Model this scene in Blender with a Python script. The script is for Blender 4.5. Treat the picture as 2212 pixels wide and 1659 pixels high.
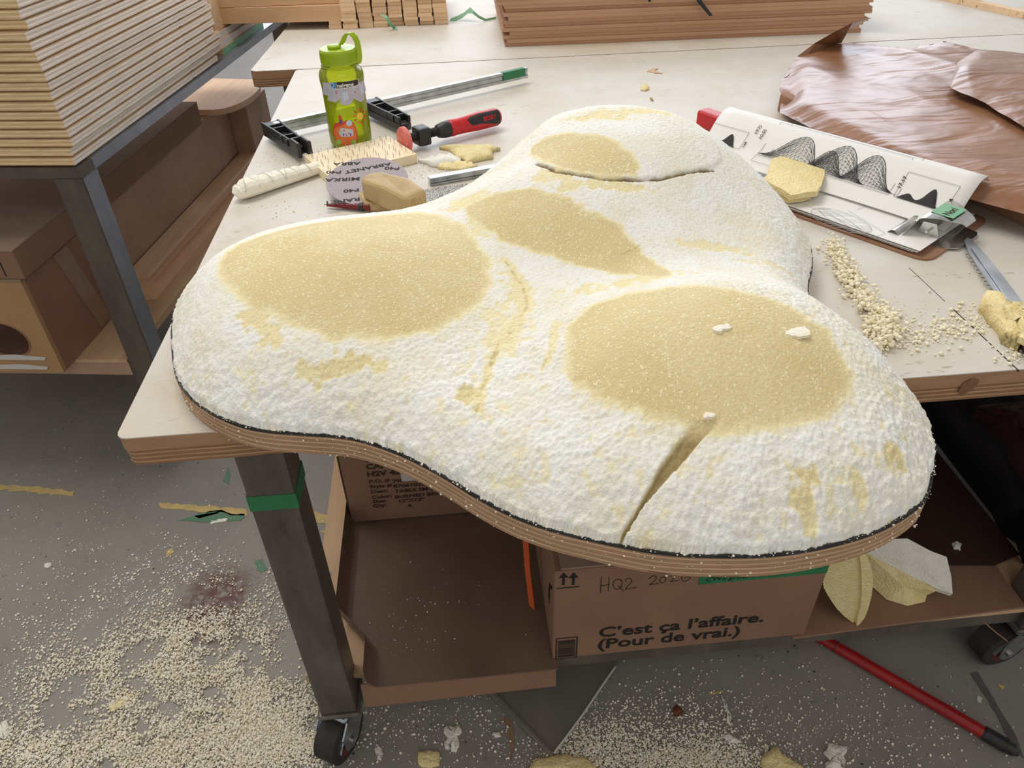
import bpy, bmesh, math
import numpy as np
from mathutils import Matrix, Vector
rng = np.random.default_rng(11)
S = bpy.context.scene
COL = S.collection
for o in list(bpy.data.objects): bpy.data.objects.remove(o)

# ------------------------------------------------------------------ camera, world, lights, exposure
W, H, F = 2212, 1659, 1620.0
TZ = 0.90                                       # table top height
CAM = np.array([0, 0, TZ + .5513])
R = np.array([[.99529248, -.07491449, .06148735], [-.09435164, -.60397442, .79139919], [-.02215048, -.79347509, -.6081995]])
cam = bpy.data.cameras.new('camera'); camo = bpy.data.objects.new('camera', cam); COL.objects.link(camo)
cam.sensor_fit = 'HORIZONTAL'; cam.sensor_width = 36; cam.lens = F / W * 36; cam.clip_start = .02; cam.clip_end = 60
camo.matrix_world = Matrix([[R[i, 0], -R[i, 1], -R[i, 2], CAM[i]] for i in range(3)] + [[0, 0, 0, 1]])
S.camera = camo
S.view_settings.view_transform = 'Standard'; S.view_settings.look = 'None'
S.view_settings.exposure = 0.10; S.view_settings.gamma = 1; S.view_settings.use_curve_mapping = False
wd = bpy.data.worlds.new('world'); S.world = wd; wd.use_nodes = True
wd.node_tree.nodes['Background'].inputs[0].default_value = (1.0, .975, .95, 1)
wd.node_tree.nodes['Background'].inputs[1].default_value = .50
def area(name, loc, target, sx, sy, power, col):
    l = bpy.data.lights.new(name, 'AREA'); l.shape = 'RECTANGLE'; l.size = sx; l.size_y = sy; l.energy = power; l.color = col
    o = bpy.data.objects.new(name, l); COL.objects.link(o); o.location = loc
    o.rotation_euler = (Vector(target) - Vector(loc)).to_track_quat('-Z', 'Y').to_euler()
area('ceiling_light', (-1.0, 2.3, 4.2), (-.1, 1.0, .5), 2.6, 1.6, 74, (1, .965, .92))
area('window_light', (1.2, 7.5, 3.1), (.3, 1.2, .9), 7.0, 3.0, 215, (.82, .89, 1.0))
area('hall_light', (.4, -1.6, 4.0), (.2, .8, .5), 2.5, 1.5, 16, (1, .965, .92))

def un(px, py, z=TZ):                           # where the sight line through a photo pixel meets the level z
    d = R @ np.array([px - W / 2, py - H / 2, F]); return CAM + d * ((z - CAM[2]) / d[2])
def uny(px, py, y):
    d = R @ np.array([px - W / 2, py - H / 2, F]); return CAM + d * ((y - CAM[1]) / d[1])

# ------------------------------------------------------------------ materials
def lin(c):
    c = np.array(c[:3], float) / 255
    return tuple(np.where(c <= .04045, c / 12.92, ((c + .055) / 1.055) ** 2.4)) + (1.0,)
class G:
    def __init__(s, name, color=(200, 200, 200), rough=.6, metal=0, spec=.5):
        s.m = bpy.data.materials.new(name); s.m.use_nodes = True; s.t = s.m.node_tree
        s.b = s.t.nodes['Principled BSDF']; s.b.inputs['Roughness'].default_value = rough
        s.b.inputs['Metallic'].default_value = metal; s.b.inputs['Specular IOR Level'].default_value = spec
        s.b.inputs['Base Color'].default_value = lin(color); s.col = lin(color); s._co = {}
    def n(s, typ, ins={}, **kw):
        n = s.t.nodes.new(typ)
        for k, v in kw.items(): setattr(n, k, v)
        for k, v in ins.items(): s.put(n.inputs[k], v)
        return n
    def put(s, sock, v):
        if isinstance(v, bpy.types.NodeSocket): s.t.links.new(v, sock)
        else: sock.default_value = v
    def co(s, kind='Object', scale=None):
        if kind not in s._co: s._co[kind] = s.n('ShaderNodeTexCoord').outputs[kind]
        if scale is None: return s._co[kind]
        return s.n('ShaderNodeMapping', {'Vector': s._co[kind], 'Scale': scale}).outputs[0]
    def noise(s, scale, detail=4, rough=.6, vec=None, dist=0):
        return s.n('ShaderNodeTexNoise', {'Vector': s.co() if vec is None else vec, 'Scale': scale, 'Detail': detail, 'Roughness': rough, 'Distortion': dist}).outputs['Fac']
    def vor(s, scale, feature='F1', out='Distance', vec=None):
        return s.n('ShaderNodeTexVoronoi', {'Vector': s.co() if vec is None else vec, 'Scale': scale}, feature=feature).outputs[out]
    def ramp(s, fac, a, b, interp='LINEAR'):
        n = s.n('ShaderNodeMapRange', {'Value': fac, 'From Min': a, 'From Max': b}); n.clamp = True; return n.outputs[0]
    def math(s, op, a, b=0.):
        n = s.n('ShaderNodeMath', operation=op); s.put(n.inputs[0], a); s.put(n.inputs[1], b); return n.outputs[0]
    def mix(s, fac, a, b):
        n = s.n('ShaderNodeMix', data_type='RGBA')
        s.put(n.inputs[0], fac); s.put(n.inputs[6], lin(a) if isinstance(a, tuple) else a); s.put(n.inputs[7], lin(b) if isinstance(b, tuple) else b)
        return n.outputs[2]
    def sep(s, vec): return s.n('ShaderNodeSeparateXYZ', {0: vec}).outputs
    def attr(s, name): return s.n('ShaderNodeAttribute', attribute_name=name).outputs['Fac']
    def color(s, c): s.put(s.b.inputs['Base Color'], lin(c) if isinstance(c, tuple) else c); s.col = c; return s
    def bump(s, h, strength=.3, dist=.002):
        s.put(s.b.inputs['Normal'], s.n('ShaderNodeBump', {'Height': h, 'Strength': strength, 'Distance': dist}).outputs[0]); return s
def plain(name, c, rough=.6, metal=0, var=None, scale=30, bump=0, spec=.5):
    g = G(name, c, rough, metal, spec)
    if var: g.color(g.mix(g.ramp(g.noise(scale), .3, .7), c, var))
    if bump: g.bump(g.noise(scale * 8), bump)
    return g.m
def ds(c, k=.74, up=1.06):
    m = sum(c) / 3; return tuple(min(255, (m + (v - m) * k) * up) for v in c)
def grain(name, a, b, axis=0, scale=60, stretch=.05, rough=.6, dark=None):
    a, b = ds(a, .82), ds(b, .82)
    g = G(name, a, rough); sc = [1, 1, 1]; sc[axis] = stretch
    n = g.noise(scale, 5, .65, g.co('Object', tuple(sc)))
    c = g.mix(g.ramp(n, .35, .7), a, b)
    if dark: c = g.mix(g.ramp(g.noise(scale * 1.7, 2, .5, g.co('Object', tuple(sc))), .66, .72), c, dark)
    g.color(c).bump(n, .12); return g.m
def plyedge(name, a, b, gap, layers, thick, axis=0, dirt=.5, ln=.75):
    """cut edge of plywood: thin layers one above the other, alternately light and dark, with dark voids"""
    a, b = ds(a, .85, 1.05), ds(b, .85, 1.05); g = G(name, a, .75); x, y, z = g.sep(g.co())
    wob = g.math('MULTIPLY', g.noise(9, 2), .06 * thick * 2)
    t = g.math('MULTIPLY', g.math('ADD', z, wob), layers / thick)
    fr = g.math('FRACT', t); al = g.math('GREATER_THAN', g.math('FRACT', g.math('MULTIPLY', t, .5)), .5)
    st = [4, 4, 4]
    gr = g.noise(18, 4, .7, g.co('Object', (1, 1, 14)))
    c = g.mix(al, a, b); c = g.mix(g.ramp(gr, .35, .75), c, gap) if dirt > .6 else g.mix(g.math('MULTIPLY', g.ramp(gr, .35, .75), dirt), c, gap)
    line = g.math('LESS_THAN', fr, .13)
    c = g.mix(g.math('MULTIPLY', line, ln), c, gap)
    void = g.math('MULTIPLY', g.ramp(g.noise(13, 3, .6, g.co('Object', (1, 1, 20))), .68, .71), al)
    c = g.mix(void, c, (70, 48, 30)); g.color(c).bump(g.math('SUBTRACT', gr, g.math('MULTIPLY', line, .5)), .3, .001); return g.m

def table_mat():
    g = G('white_laminate', (226, 219, 206), .52)
    c = g.mix(g.ramp(g.noise(2.2, 5, .65), .45, .75), (216, 211, 202), (200, 188, 164))
    c = g.mix(g.math('MULTIPLY', g.ramp(g.noise(7, 6, .7), .58, .75), .5), c, (192, 174, 140))
    sm = g.noise(26, 4, .6, g.co('Object', (1, 3.2, 1)))
    c = g.mix(g.math('MULTIPLY', g.ramp(sm, .66, .72), .55), c, (150, 128, 98))
    scr = g.noise(70, 2, .5, g.co('Object', (.5, 3, 1)), 1.5)
    c = g.mix(g.math('MULTIPLY', g.ramp(scr, .70, .74), .5), c, (120, 108, 95))
    g.color(c).bump(g.noise(40), .04); return g.m
def floor_mat():
    g = G('painted_concrete', (120, 116, 112), .5)
    c = g.mix(g.ramp(g.noise(1.6, 5, .6), .35, .7), (150, 145, 138), (126, 122, 118))
    c = g.mix(g.math('MULTIPLY', g.ramp(g.noise(9, 6, .75), .55, .75), .55), c, (140, 124, 110))
    c = g.mix(g.math('MULTIPLY', g.ramp(g.noise(22, 6, .8), .60, .68), .5), c, (70, 66, 63))
    sp = g.vor(42); c = g.mix(g.math('MULTIPLY', g.ramp(sp, .13, .07), g.ramp(g.noise(5), .5, .6)), c, (40, 38, 38))
    sp2 = g.vor(55, vec=g.co('Object', (1, 1.1, 1))); c = g.mix(g.math('MULTIPLY', g.ramp(sp2, .07, .04), .6), c, (190, 186, 178))
    hair = g.noise(60, 2, .5, None, 2.5); c = g.mix(g.math('MULTIPLY', g.ramp(g.math('ABSOLUTE', g.math('SUBTRACT', hair, .5)), .012, .004), g.ramp(g.noise(3), .55, .68)), c, (62, 58, 54))
    # worn maroon paint patch and green tinge
    d = g.n('ShaderNodeVectorMath', {0: g.co('Object'), 1: (-.62, 1.13, 0)}, operation='SUBTRACT').outputs[0]
    d = g.n('ShaderNodeVectorMath', {0: d, 1: (1.0, .75, 1)}, operation='MULTIPLY').outputs[0]
    ln = g.n('ShaderNodeVectorMath', {0: d}, operation='LENGTH').outputs['Value']
    pm = g.math('MULTIPLY', g.ramp(g.math('ADD', ln, g.math('MULTIPLY', g.noise(11, 6, .7), .16)), .19, .13), g.ramp(g.noise(45, 4, .7), .36, .55))
    c = g.mix(g.math('MULTIPLY', pm, .9), c, (92, 50, 42))
    g.color(c).bump(g.noise(120), .1); return g.m
def foam_mat():
    g = G('sanded_foam', (240, 238, 232), .85, 0, .25)
    n = g.noise(16, 5, .6)
    w = g.mix(g.ramp(n, .40, .75), (246, 246, 242), (238, 232, 208))
    cell = g.vor(280, out='Color'); cs = g.sep(cell)[0]
    w = g.mix(g.math('MULTIPLY', g.ramp(cs, .75, .95), .4), w, (228, 220, 190))
    y = g.mix(g.ramp(g.noise(9, 5, .6), .3, .7), (231, 215, 168), (217, 198, 144))
    y = g.mix(g.math('MULTIPLY', g.ramp(g.sep(g.vor(420, out='Color'))[0], .55, 1.), .35), y, (208, 186, 132))
    y = g.mix(g.math('MULTIPLY', g.ramp(g.sep(g.vor(500, out='Color', vec=g.co('Object', (1.1, .9, 1))))[1], .9, .96), .7), y, (250, 240, 205))
    ya = g.attr('yellow'); c = g.mix(g.ramp(ya, .0, .45), w, (244, 233, 188)); c = g.mix(g.ramp(ya, .4, .95), c, y)
    c = g.mix(g.attr('crack'), c, (126, 104, 56))
    rg = g.math('SUBTRACT', .85, g.math('MULTIPLY', g.attr('yellow'), .25)); g.put(g.b.inputs['Roughness'], rg)
    hb = g.math('SUBTRACT', 1.0, g.math('ADD', g.math('MULTIPLY', g.vor(270), .9), g.math('ADD', g.math('MULTIPLY', g.vor(560), .45), g.math('MULTIPLY', g.noise(70, 3, .6), .5))))
    g.color(c).bump(hb, .34, .0022); return g.m
def scrapfoam(name, a, b, sc=40):
    g = G(name, a, .7); n = g.noise(sc, 5, .65)
    c = g.mix(g.ramp(n, .35, .7), a, b); c = g.mix(g.math('MULTIPLY', g.ramp(g.sep(g.vor(420, out='Color'))[0], .9, .97), .4), c, (250, 244, 222))
    g.color(c).bump(g.math('ADD', g.vor(220), n), .5, .003); return g.m
def steel(name, a, b, rough=.45, sc=12):
    g = G(name, a, rough, .35)
    n = g.noise(sc, 6, .7, g.co('Object', (1, 1, .35))); c = g.mix(g.ramp(n, .35, .7), a, b)
    c = g.mix(g.math('MULTIPLY', g.ramp(g.vor(170), .10, .06), g.ramp(g.noise(8), .5, .62)), c, (225, 222, 215))
    g.color(c).bump(g.noise(90, 3, .6, g.co('Object', (1, 1, .1))), .06); return g.m
def brushed(name, c, rough=.3):
    g = G(name, c, rough, .95); g.color(g.mix(g.ramp(g.noise(40, 4, .6), .35, .7), c, tuple(int(v * .82) for v in c))); return g.m
def kraft(name, a, b, rough=.75, spec=.4):
    a, b = ds(a, .66, 1.10), ds(b, .66, 1.10); g = G(name, a, rough, 0, spec); n = g.noise(6, 5, .6)
    c = g.mix(g.ramp(n, .3, .7), a, b); c = g.mix(g.math('MULTIPLY', g.ramp(g.noise(220, 3, .7), .62, .75), .35), c, tuple(int(v * .75) for v in a))
    g.color(c).bump(g.noise(30), .06); return g.m
def plastic_film():
    """brown poly-coated wrapping paper: glossy, crinkled"""
    g = G('brown_glossy_wrap', (170, 126, 96), .36, 0, .45)
    g.b.inputs['Coat Weight'].default_value = .28; g.b.inputs['Coat Roughness'].default_value = .16; g.b.inputs['Coat Tint'].default_value = (.86, .88, 1, 1)
    n = g.noise(5, 4, .6, g.co('Object', (1, 2.2, 1)))
    g.color(g.mix(g.ramp(n, .3, .7), (166, 118, 82), (142, 98, 66)))
    hb = g.math('ADD', g.noise(5, 2, .45, g.co('Object', (1, 2.6, 1)), 1.2), g.math('MULTIPLY', g.noise(24, 2, .5, g.co('Object', (1, 2.2, 1)), 1), .10))
    g.bump(hb, .5, .022); return g.m
def bottle_mat(name, tint, body, kd):
    g = G(name, body, .08); t = g.t; out = t.nodes['Material Output']
    tr = g.n('ShaderNodeBsdfTransparent', {'Color': lin(tint)}); di = g.n('ShaderNodeBsdfTranslucent', {'Color': lin(body)})
    df = g.n('ShaderNodeBsdfDiffuse', {'Color': lin(body)}); gl = g.n('ShaderNodeBsdfGlossy', {'Roughness': .06})
    m0 = g.n('ShaderNodeMixShader', {0: .5}); t.links.new(di.outputs[0], m0.inputs[1]); t.links.new(df.outputs[0], m0.inputs[2])
    m1 = g.n('ShaderNodeMixShader', {0: kd}); t.links.new(tr.outputs[0], m1.inputs[1]); t.links.new(m0.outputs[0], m1.inputs[2])
    fr = g.n('ShaderNodeFresnel', {'IOR': 1.5}); m2 = g.n('ShaderNodeMixShader', {0: fr.outputs[0]})
    t.links.new(m1.outputs[0], m2.inputs[1]); t.links.new(gl.outputs[0], m2.inputs[2]); t.links.new(m2.outputs[0], out.inputs['Surface'])
    return g.m

M = dict(
    table=table_mat(), floor=floor_mat(), foam=foam_mat(), film=plastic_film(),
    mdf=grain('mdf_edge', (176, 132, 92), (156, 112, 76), 0, 40, .2, .8),
    tableply=plyedge('table_plywood_edge', (196, 152, 108), (158, 112, 74), (98, 66, 42), 7, .022, 0, .5),
    baseply=plyedge('base_plywood_edge', (212, 172, 130), (182, 140, 102), (116, 80, 54), 9, .028, 0, .4),
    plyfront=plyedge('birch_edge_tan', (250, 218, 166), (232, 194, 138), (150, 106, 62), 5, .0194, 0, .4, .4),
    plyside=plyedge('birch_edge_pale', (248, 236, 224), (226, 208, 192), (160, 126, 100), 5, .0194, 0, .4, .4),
    plyface=grain('birch_face', (222, 192, 146), (206, 172, 124), 1, 40, .06),
    mdfpanel=grain('hardboard_edge', (200, 150, 112), (180, 130, 94), 0, 50, .04, .7),
    mdfpanel2=grain('hardboard_edge_dark', (188, 138, 100), (168, 118, 84), 0, 50, .04, .7),
    strip=grain('pale_strip_wood', (236, 200, 156), (220, 182, 138), 0, 50, .12, .7, (150, 108, 70)),
    strip2=grain('tan_strip_wood', (222, 184, 140), (204, 164, 122), 0, 50, .12, .7, (140, 100, 64)),
    plank=grain('tan_mdf_face', (214, 170, 122), (202, 156, 110), 0, 20, .2, .65),
    legsteel=steel('bare_leg_steel', (122, 113, 104), (84, 77, 71), .36), racksteel=steel('dark_rack_steel', (112, 102, 92), (88, 80, 72), .40),
    sheensteel=steel('sky_sheen_rack_steel', (150, 154, 162), (128, 131, 138), .25), zinc=brushed('zinc_steel', (190, 196, 200), .25),  # rack's right-hand steel: paler and bluish, the sky's reflection put into its colour
    blade=plain('blade_steel', (222, 226, 232), .3, .7, (176, 182, 192), 14),
    chrome=brushed('bright_steel', (215, 215, 212), .18), black=plain('black_plastic', (30, 30, 31), .45, 0, (44, 43, 42), 40),
    blackiron=plain('black_iron', (38, 38, 38), .5, .3, (52, 50, 48), 60, .1), red=plain('red_plastic', (205, 34, 40), .4, 0, (190, 30, 36), 30),
    redpad=plain('dusty_red_rubber', (226, 96, 92), .7, 0, (235, 150, 140), 60), redpole=plain('red_painted_pole', (168, 26, 28), .35, 0, (140, 20, 22), 12),
    lime=plain('lime_plastic', (164, 190, 24), .35, 0, (156, 182, 20), 20), bottle=bottle_mat('lime_clear_plastic', (246, 252, 120), (222, 236, 34), .55),
    water=bottle_mat('tinted_water', (244, 250, 150), (210, 226, 24), .10),
    card=kraft('cardboard', (150, 104, 74), (138, 94, 66)), card2=kraft('cardboard_dark', (186, 142, 110), (168, 126, 96)), sheet=kraft('brown_sheet', (122, 90, 68), (104, 76, 58), .5),
    orangebox=kraft('tan_box', (186, 136, 78), (172, 122, 68)), redbox=kraft('red_brown_box', (160, 104, 76), (142, 92, 66)), boxtop=kraft('brown_box_top', (156, 122, 98), (140, 108, 86)),
    board=kraft('fuzzy_mdf', (168, 112, 74), (148, 96, 62)), wood=grain('pale_plywood', (206, 168, 126), (190, 150, 108), 1, 30, .15), beam=grain('wood_beam', (232, 190, 150), (212, 168, 130), 1, 40, .06),
    ink=plain('black_ink', (30, 27, 25), .7), inkbrown=plain('faded_ink', (62, 44, 32), .8), white=plain('white_paper', (240, 238, 234), .6), paper2=plain('grey_white_paper', (228, 226, 224), .6),
    line=plain('drawing_ink', (40, 40, 42), .7), greyline=plain('pale_drawing_ink', (165, 165, 168), .7),
    green=plain('green_tape', (52, 132, 84), .5, 0, (44, 118, 74), 30), paleg=plain('pale_green_tape', (140, 190, 154), .6, 0, (120, 178, 140), 40),
    yfoam=scrapfoam('yellow_hard_foam', (242, 224, 168), (230, 208, 144)), yfoam2=scrapfoam('pale_yellow_foam', (236, 222, 168), (222, 202, 138)), wfoam=scrapfoam('white_foam', (240, 238, 228), (226, 222, 208)),
    bead=plain('foam_beads', (251, 247, 236), .8, 0, (244, 234, 208), 40), bead2=plain('cream_foam_beads', (253, 247, 226), .8, 0, (246, 234, 198), 90),
    tape=kraft('masking_tape', (240, 230, 208), (228, 214, 188), .7), nailwood=grain('pale_softwood', (240, 222, 184), (228, 206, 164), 0, 40, .1), nail=plain('steel_nail', (190, 180, 165), .35, .6),
    abrasive=plain('lilac_abrasive', (184, 172, 178), .9, 0, (160, 150, 156), 300), tan=plain('tan_resin', (190, 166, 120), .6, 0, (170, 140, 92), 25, .1), maroon=plain('dark_red_lacquer', (132, 34, 28), .45, 0, (112, 28, 24), 30),
    greypanel=plain('grey_plastic_panel', (124, 118, 108), .45, 0, (108, 103, 96), 6), blackcloth=plain('black_bag', (14, 14, 15), .7), redcloth=plain('dark_red_cloth', (70, 22, 24), .9, 0, (50, 16, 18), 40),
    yellowpaint=plain('yellow_floor_paint', (206, 180, 112), .6, 0, (172, 152, 104), 30), greenpaint=plain('green_floor_paint', (84, 132, 100), .55, 0, (92, 120, 98), 20),
    darkpaint=plain('dark_floor_smear', (84, 80, 77), .6, 0, (100, 96, 92), 60), rust=plain('rust_brown_lump', (120, 68, 36), .8, 0, (90, 50, 28), 90), tread=plain('dark_caster_tread', (52, 46, 42), .7, 0, (38, 34, 32), 40),
    wheelred=plain('dark_red_wheel', (92, 36, 36), .5), orange=plain('orange_strap', (214, 96, 48), .5), stick_grey=plain('grey_sticker', (196, 194, 204), .5, 0, (172, 170, 184), 60),
    stick_or=plain('orange_sticker', (228, 126, 62), .5, 0, (218, 108, 50), 90), stick_red=plain('red_sticker_edge', (206, 74, 40), .5), stick_blue=plain('blue_sticker', (44, 118, 178), .5), stick_pale=plain('pale_sticker', (196, 206, 226), .5),
    stick_pink=plain('pink_sticker', (196, 110, 160), .5), stick_green=plain('green_sticker', (150, 196, 72), .5), stick_yel=plain('yellow_sticker', (238, 200, 60), .5), mauve=plain('mauve_sticker', (110, 70, 130), .5),
    tapeclear=plain('clear_parcel_tape', (160, 130, 108), .12, 0, (146, 112, 90), 14), label=plain('label_paper', (206, 204, 196), .6), screw=plain('screw_head', (150, 145, 135), .4, .7),
)

# ------------------------------------------------------------------ geometry helpers (vertices in world coordinates)
WM = {}
def thing(name, label, cat, loc, rz=0, group=None):
    o = bpy.data.objects.new(name, None); COL.objects.link(o); o.empty_display_size = .05
    mw = Matrix.Translation(Vector([float(v) for v in loc])) @ Matrix.Rotation(rz, 4, 'Z'); o.matrix_world = mw; WM[o] = mw
    o['label'] = label; o['category'] = cat
    if group: o['group'] = group
    return o
def tag(o, label, cat, group=None, kind=None):
    o['label'] = label
    if cat: o['category'] = cat
    if group: o['group'] = group
    if kind: o['kind'] = kind
    return o
def ob(name, vf, mats, parent=None, midx=None, smooth=False, origin=None, label=None):
    v, f = vf; v = np.asarray(v, float)
    if parent is not None: mw = WM[parent]
    else:
        if origin is None: origin = (*((v[:, :2].min(0) + v[:, :2].max(0)) / 2), v[:, 2].min())
        mw = Matrix.Translation(Vector([float(q) for q in origin]))
    inv = np.array(mw.inverted()); lv = v @ inv[:3, :3].T + inv[:3, 3]
    me = bpy.data.meshes.new(name)
    if isinstance(f, np.ndarray):
        me.vertices.add(len(lv)); me.vertices.foreach_set('co', lv.ravel()); k = f.shape[1]
        me.loops.add(f.size); me.loops.foreach_set('vertex_index', f.ravel().astype(np.int32))
        me.polygons.add(len(f)); me.polygons.foreach_set('loop_start', np.arange(0, f.size, k, dtype=np.int32)); me.update(calc_edges=True)
    else: me.from_pydata(lv.tolist(), [], [list(map(int, q)) for q in f]); me.update()
    for m in (mats if isinstance(mats, (list, tuple)) else [mats]): me.materials.append(m)
    if midx is not None: me.polygons.foreach_set('material_index', np.asarray(midx, np.int32))
    if smooth: me.polygons.foreach_set('use_smooth', np.ones(len(me.polygons), bool))
    o = bpy.data.objects.new(name, me); COL.objects.link(o)
    if parent is not None: o.parent = parent
    else: o.matrix_world = mw
    WM[o] = mw
    if label: o['label'] = label
    return o
def frame(o, ex, ey, ez=None):
    ex = np.array(ex, float); ex /= np.linalg.norm(ex); ey = np.array(ey, float); ey /= np.linalg.norm(ey)
    ez = np.cross(ex, ey) if ez is None else np.array(ez, float); return (np.array(o, float), ex, ey, ez)
def inframe(v, fr):
    v = np.asarray(v, float); o, a, b, c = fr; return o + v[:, :1] * a + v[:, 1:2] * b + v[:, 2:3] * c
def box(x0, x1, y0, y1, z0, z1, fr=None, bev=0):
    v = np.array([[x, y, z] for z in (z0, z1) for y in (y0, y1) for x in (x0, x1)], float)
    f = [(0, 2, 3, 1), (4, 5, 7, 6), (0, 1, 5, 4), (2, 6, 7, 3), (0, 4, 6, 2), (1, 3, 7, 5)]
    if bev: v, f = bevel((v, f), bev)
    return (inframe(v, fr) if fr is not None else v, f)
def bevel(vf, w, seg=1, ang=35):
    bm = bmesh.new(); vs = [bm.verts.new(q) for q in vf[0]]
    for q in vf[1]: bm.faces.new([vs[i] for i in q])
    bm.normal_update()
    es = [e for e in bm.edges if len(e.link_faces) == 2 and e.calc_face_angle() > math.radians(ang)]
    bmesh.ops.bevel(bm, geom=es, offset=w, segments=seg, profile=.6, affect='EDGES')
    return dump(bm)
def dump(bm):
    bm.verts.index_update(); v = np.array([q.co[:] for q in bm.verts]); f = [[w.index for w in q.verts] for q in bm.faces]; bm.free(); return v, f
def join(*vfs):
    V, Fc, k = [], [], 0
    for v, f in vfs:
        V.append(np.asarray(v)); Fc += [[i + k for i in q] for q in f]; k += len(v)
    return np.vstack(V), Fc
def prism(poly, z0, z1, fr=None, bev=0):
    p = np.asarray(poly, float); n = len(p)
    v = np.vstack([np.c_[p, np.full(n, z0)], np.c_[p, np.full(n, z1)]])
    a = np.sum(p[:, 0] * np.roll(p[:, 1], -1) - p[:, 1] * np.roll(p[:, 0], -1))
    f = [list(range(n))[::-1], list(range(n, 2 * n))] + [(i, (i + 1) % n, n + (i + 1) % n, n + i) for i in range(n)]
    if a < 0: f = [q[::-1] for q in f]
    if bev: v, f = bevel((v, f), bev)
    return (inframe(v, fr) if fr is not None else v, f)
def tube(pts, r, n=10, cap=True, flat=1.):
    P = np.asarray(pts, float); k = len(P); rr = np.broadcast_to(np.asarray(r, float), (k,))
    T = np.gradient(P, axis=0); T /= np.linalg.norm(T, axis=1, keepdims=True)
    up = np.array([0, 0, 1.]) if abs(T[0, 2]) < .9 else np.array([1., 0, 0]); V = []
    for i in range(k):
        a = np.cross(T[i], up); a /= np.linalg.norm(a); b = np.cross(a, T[i])
        for j in range(n):
            th = 2 * math.pi * j / n; V.append(P[i] + rr[i] * (math.cos(th) * a + flat * math.sin(th) * b))
    f = [(i * n + j, i * n + (j + 1) % n, (i + 1) * n + (j + 1) % n, (i + 1) * n + j) for i in range(k - 1) for j in range(n)]
    if cap: f += [list(range(n))[::-1], list(range((k - 1) * n, k * n))]
    return np.array(V), f
def lathe(prof, o, axis=(0, 0, 1), n=28, caps=True):
    ax = np.array(axis, float); ax /= np.linalg.norm(ax); up = np.array([0, 0, 1.]) if abs(ax[2]) < .9 else np.array([1., 0, 0])
    a = np.cross(up, ax); a /= np.linalg.norm(a); b = np.cross(ax, a); o = np.array(o, float)
    V = [o + ax * h + r * (math.cos(t) * a + math.sin(t) * b) for r, h in prof for t in np.arange(n) * 2 * math.pi / n]
    k = len(prof); f = [(i * n + j, i * n + (j + 1) % n, (i + 1) * n + (j + 1) % n, (i + 1) * n + j) for i in range(k - 1) for j in range(n)]
    if caps: f += [list(range(n))[::-1], list(range((k - 1) * n, k * n))]
    return np.array(V), f
def ribbon(pts, w, th=.0006, side=None):
    """a strip of tape along pts, w wide across the direction side"""
    P = np.asarray(pts, float); k = len(P); T = np.gradient(P, axis=0); T /= np.linalg.norm(T, axis=1, keepdims=True)
    ww = np.broadcast_to(np.asarray(w, float), (k,)); V = []
    for i in range(k):
        s = np.array(side, float) if side is not None else np.cross(T[i], [0, 0, 1]); s = s / np.linalg.norm(s); nn = np.cross(s, T[i])
        for q, h in ((-.5, 0), (.5, 0), (.5, th), (-.5, th)): V.append(P[i] + s * q * ww[i] + nn * h)
    f = [(i * 4 + j, i * 4 + (j + 1) % 4, (i + 1) * 4 + (j + 1) % 4, (i + 1) * 4 + j) for i in range(k - 1) for j in range(4)]
    return np.array(V), f + [(3, 2, 1, 0), (4 * k - 4, 4 * k - 3, 4 * k - 2, 4 * k - 1)]
_lat = {}
def vnoise(x, y, s, seed=0):
    if seed not in _lat: _lat[seed] = np.random.default_rng(seed + 99).random((256, 256))
    L = _lat[seed]; x = np.asarray(x) * s + 57.3; y = np.asarray(y) * s + 31.7
    i = np.floor(x).astype(int); j = np.floor(y).astype(int); u = x - i; v = y - j; u = u * u * (3 - 2 * u); v = v * v * (3 - 2 * v)
    g = lambda a, b: L[a % 256, b % 256]
    return (g(i, j) * (1 - u) + g(i + 1, j) * u) * (1 - v) + (g(i, j + 1) * (1 - u) + g(i + 1, j + 1) * u) * v
def fbm(x, y, s, seed=0, o=4): return sum(vnoise(x, y, s * 2 ** k, seed + k) * .5 ** k for k in range(o)) / sum(.5 ** k for k in range(o))
def chunk(poly, z0, th, seed=0, rings=5, bumpy=.25, sub=3, edge=.12, dome=.5):
    """irregular lump: ragged outline, domed and bumpy upper face, flat base"""
    p = np.asarray(poly, float); r = np.random.default_rng(seed); q = []
    for a, b in zip(p, np.roll(p, -1, 0)):
        for k in range(sub): q.append(a + (b - a) * k / sub)
    q = np.array(q); size = np.ptp(q, axis=0).max(); q = q + (r.random(q.shape) - .5) * size * edge
    c = q.mean(0); n = len(q); V = [np.c_[q, np.full(n, z0)]]
    for k in range(rings):
        t = k / rings; s = 1 - t; h = th * ((1 - dome) + dome * (1 - s ** 2.5))
        xy = c + (q - c) * s; V.append(np.c_[xy, z0 + h + th * bumpy * (fbm(xy[:, 0] / size, xy[:, 1] / size, 9, seed % 50, 2) - .5) * 2])
    V.append(np.array([[*c, z0 + th]])); f = [list(range(n))[::-1]]
    for k in range(rings): f += [(k * n + i, k * n + (i + 1) % n, (k + 1) * n + (i + 1) % n, (k + 1) * n + i) for i in range(n)]
    f += [(rings * n + i, rings * n + (i + 1) % n, (rings + 1) * n) for i in range(n)]
    v = np.vstack(V)
    if np.sum(q[:, 0] * np.roll(q[:, 1], -1) - q[:, 1] * np.roll(q[:, 0], -1)) < 0: f = [t[::-1] for t in f]
    return v, f
def pxpoly(pts, z): return np.array([un(x, y, z)[:2] for x, y in pts])
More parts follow.
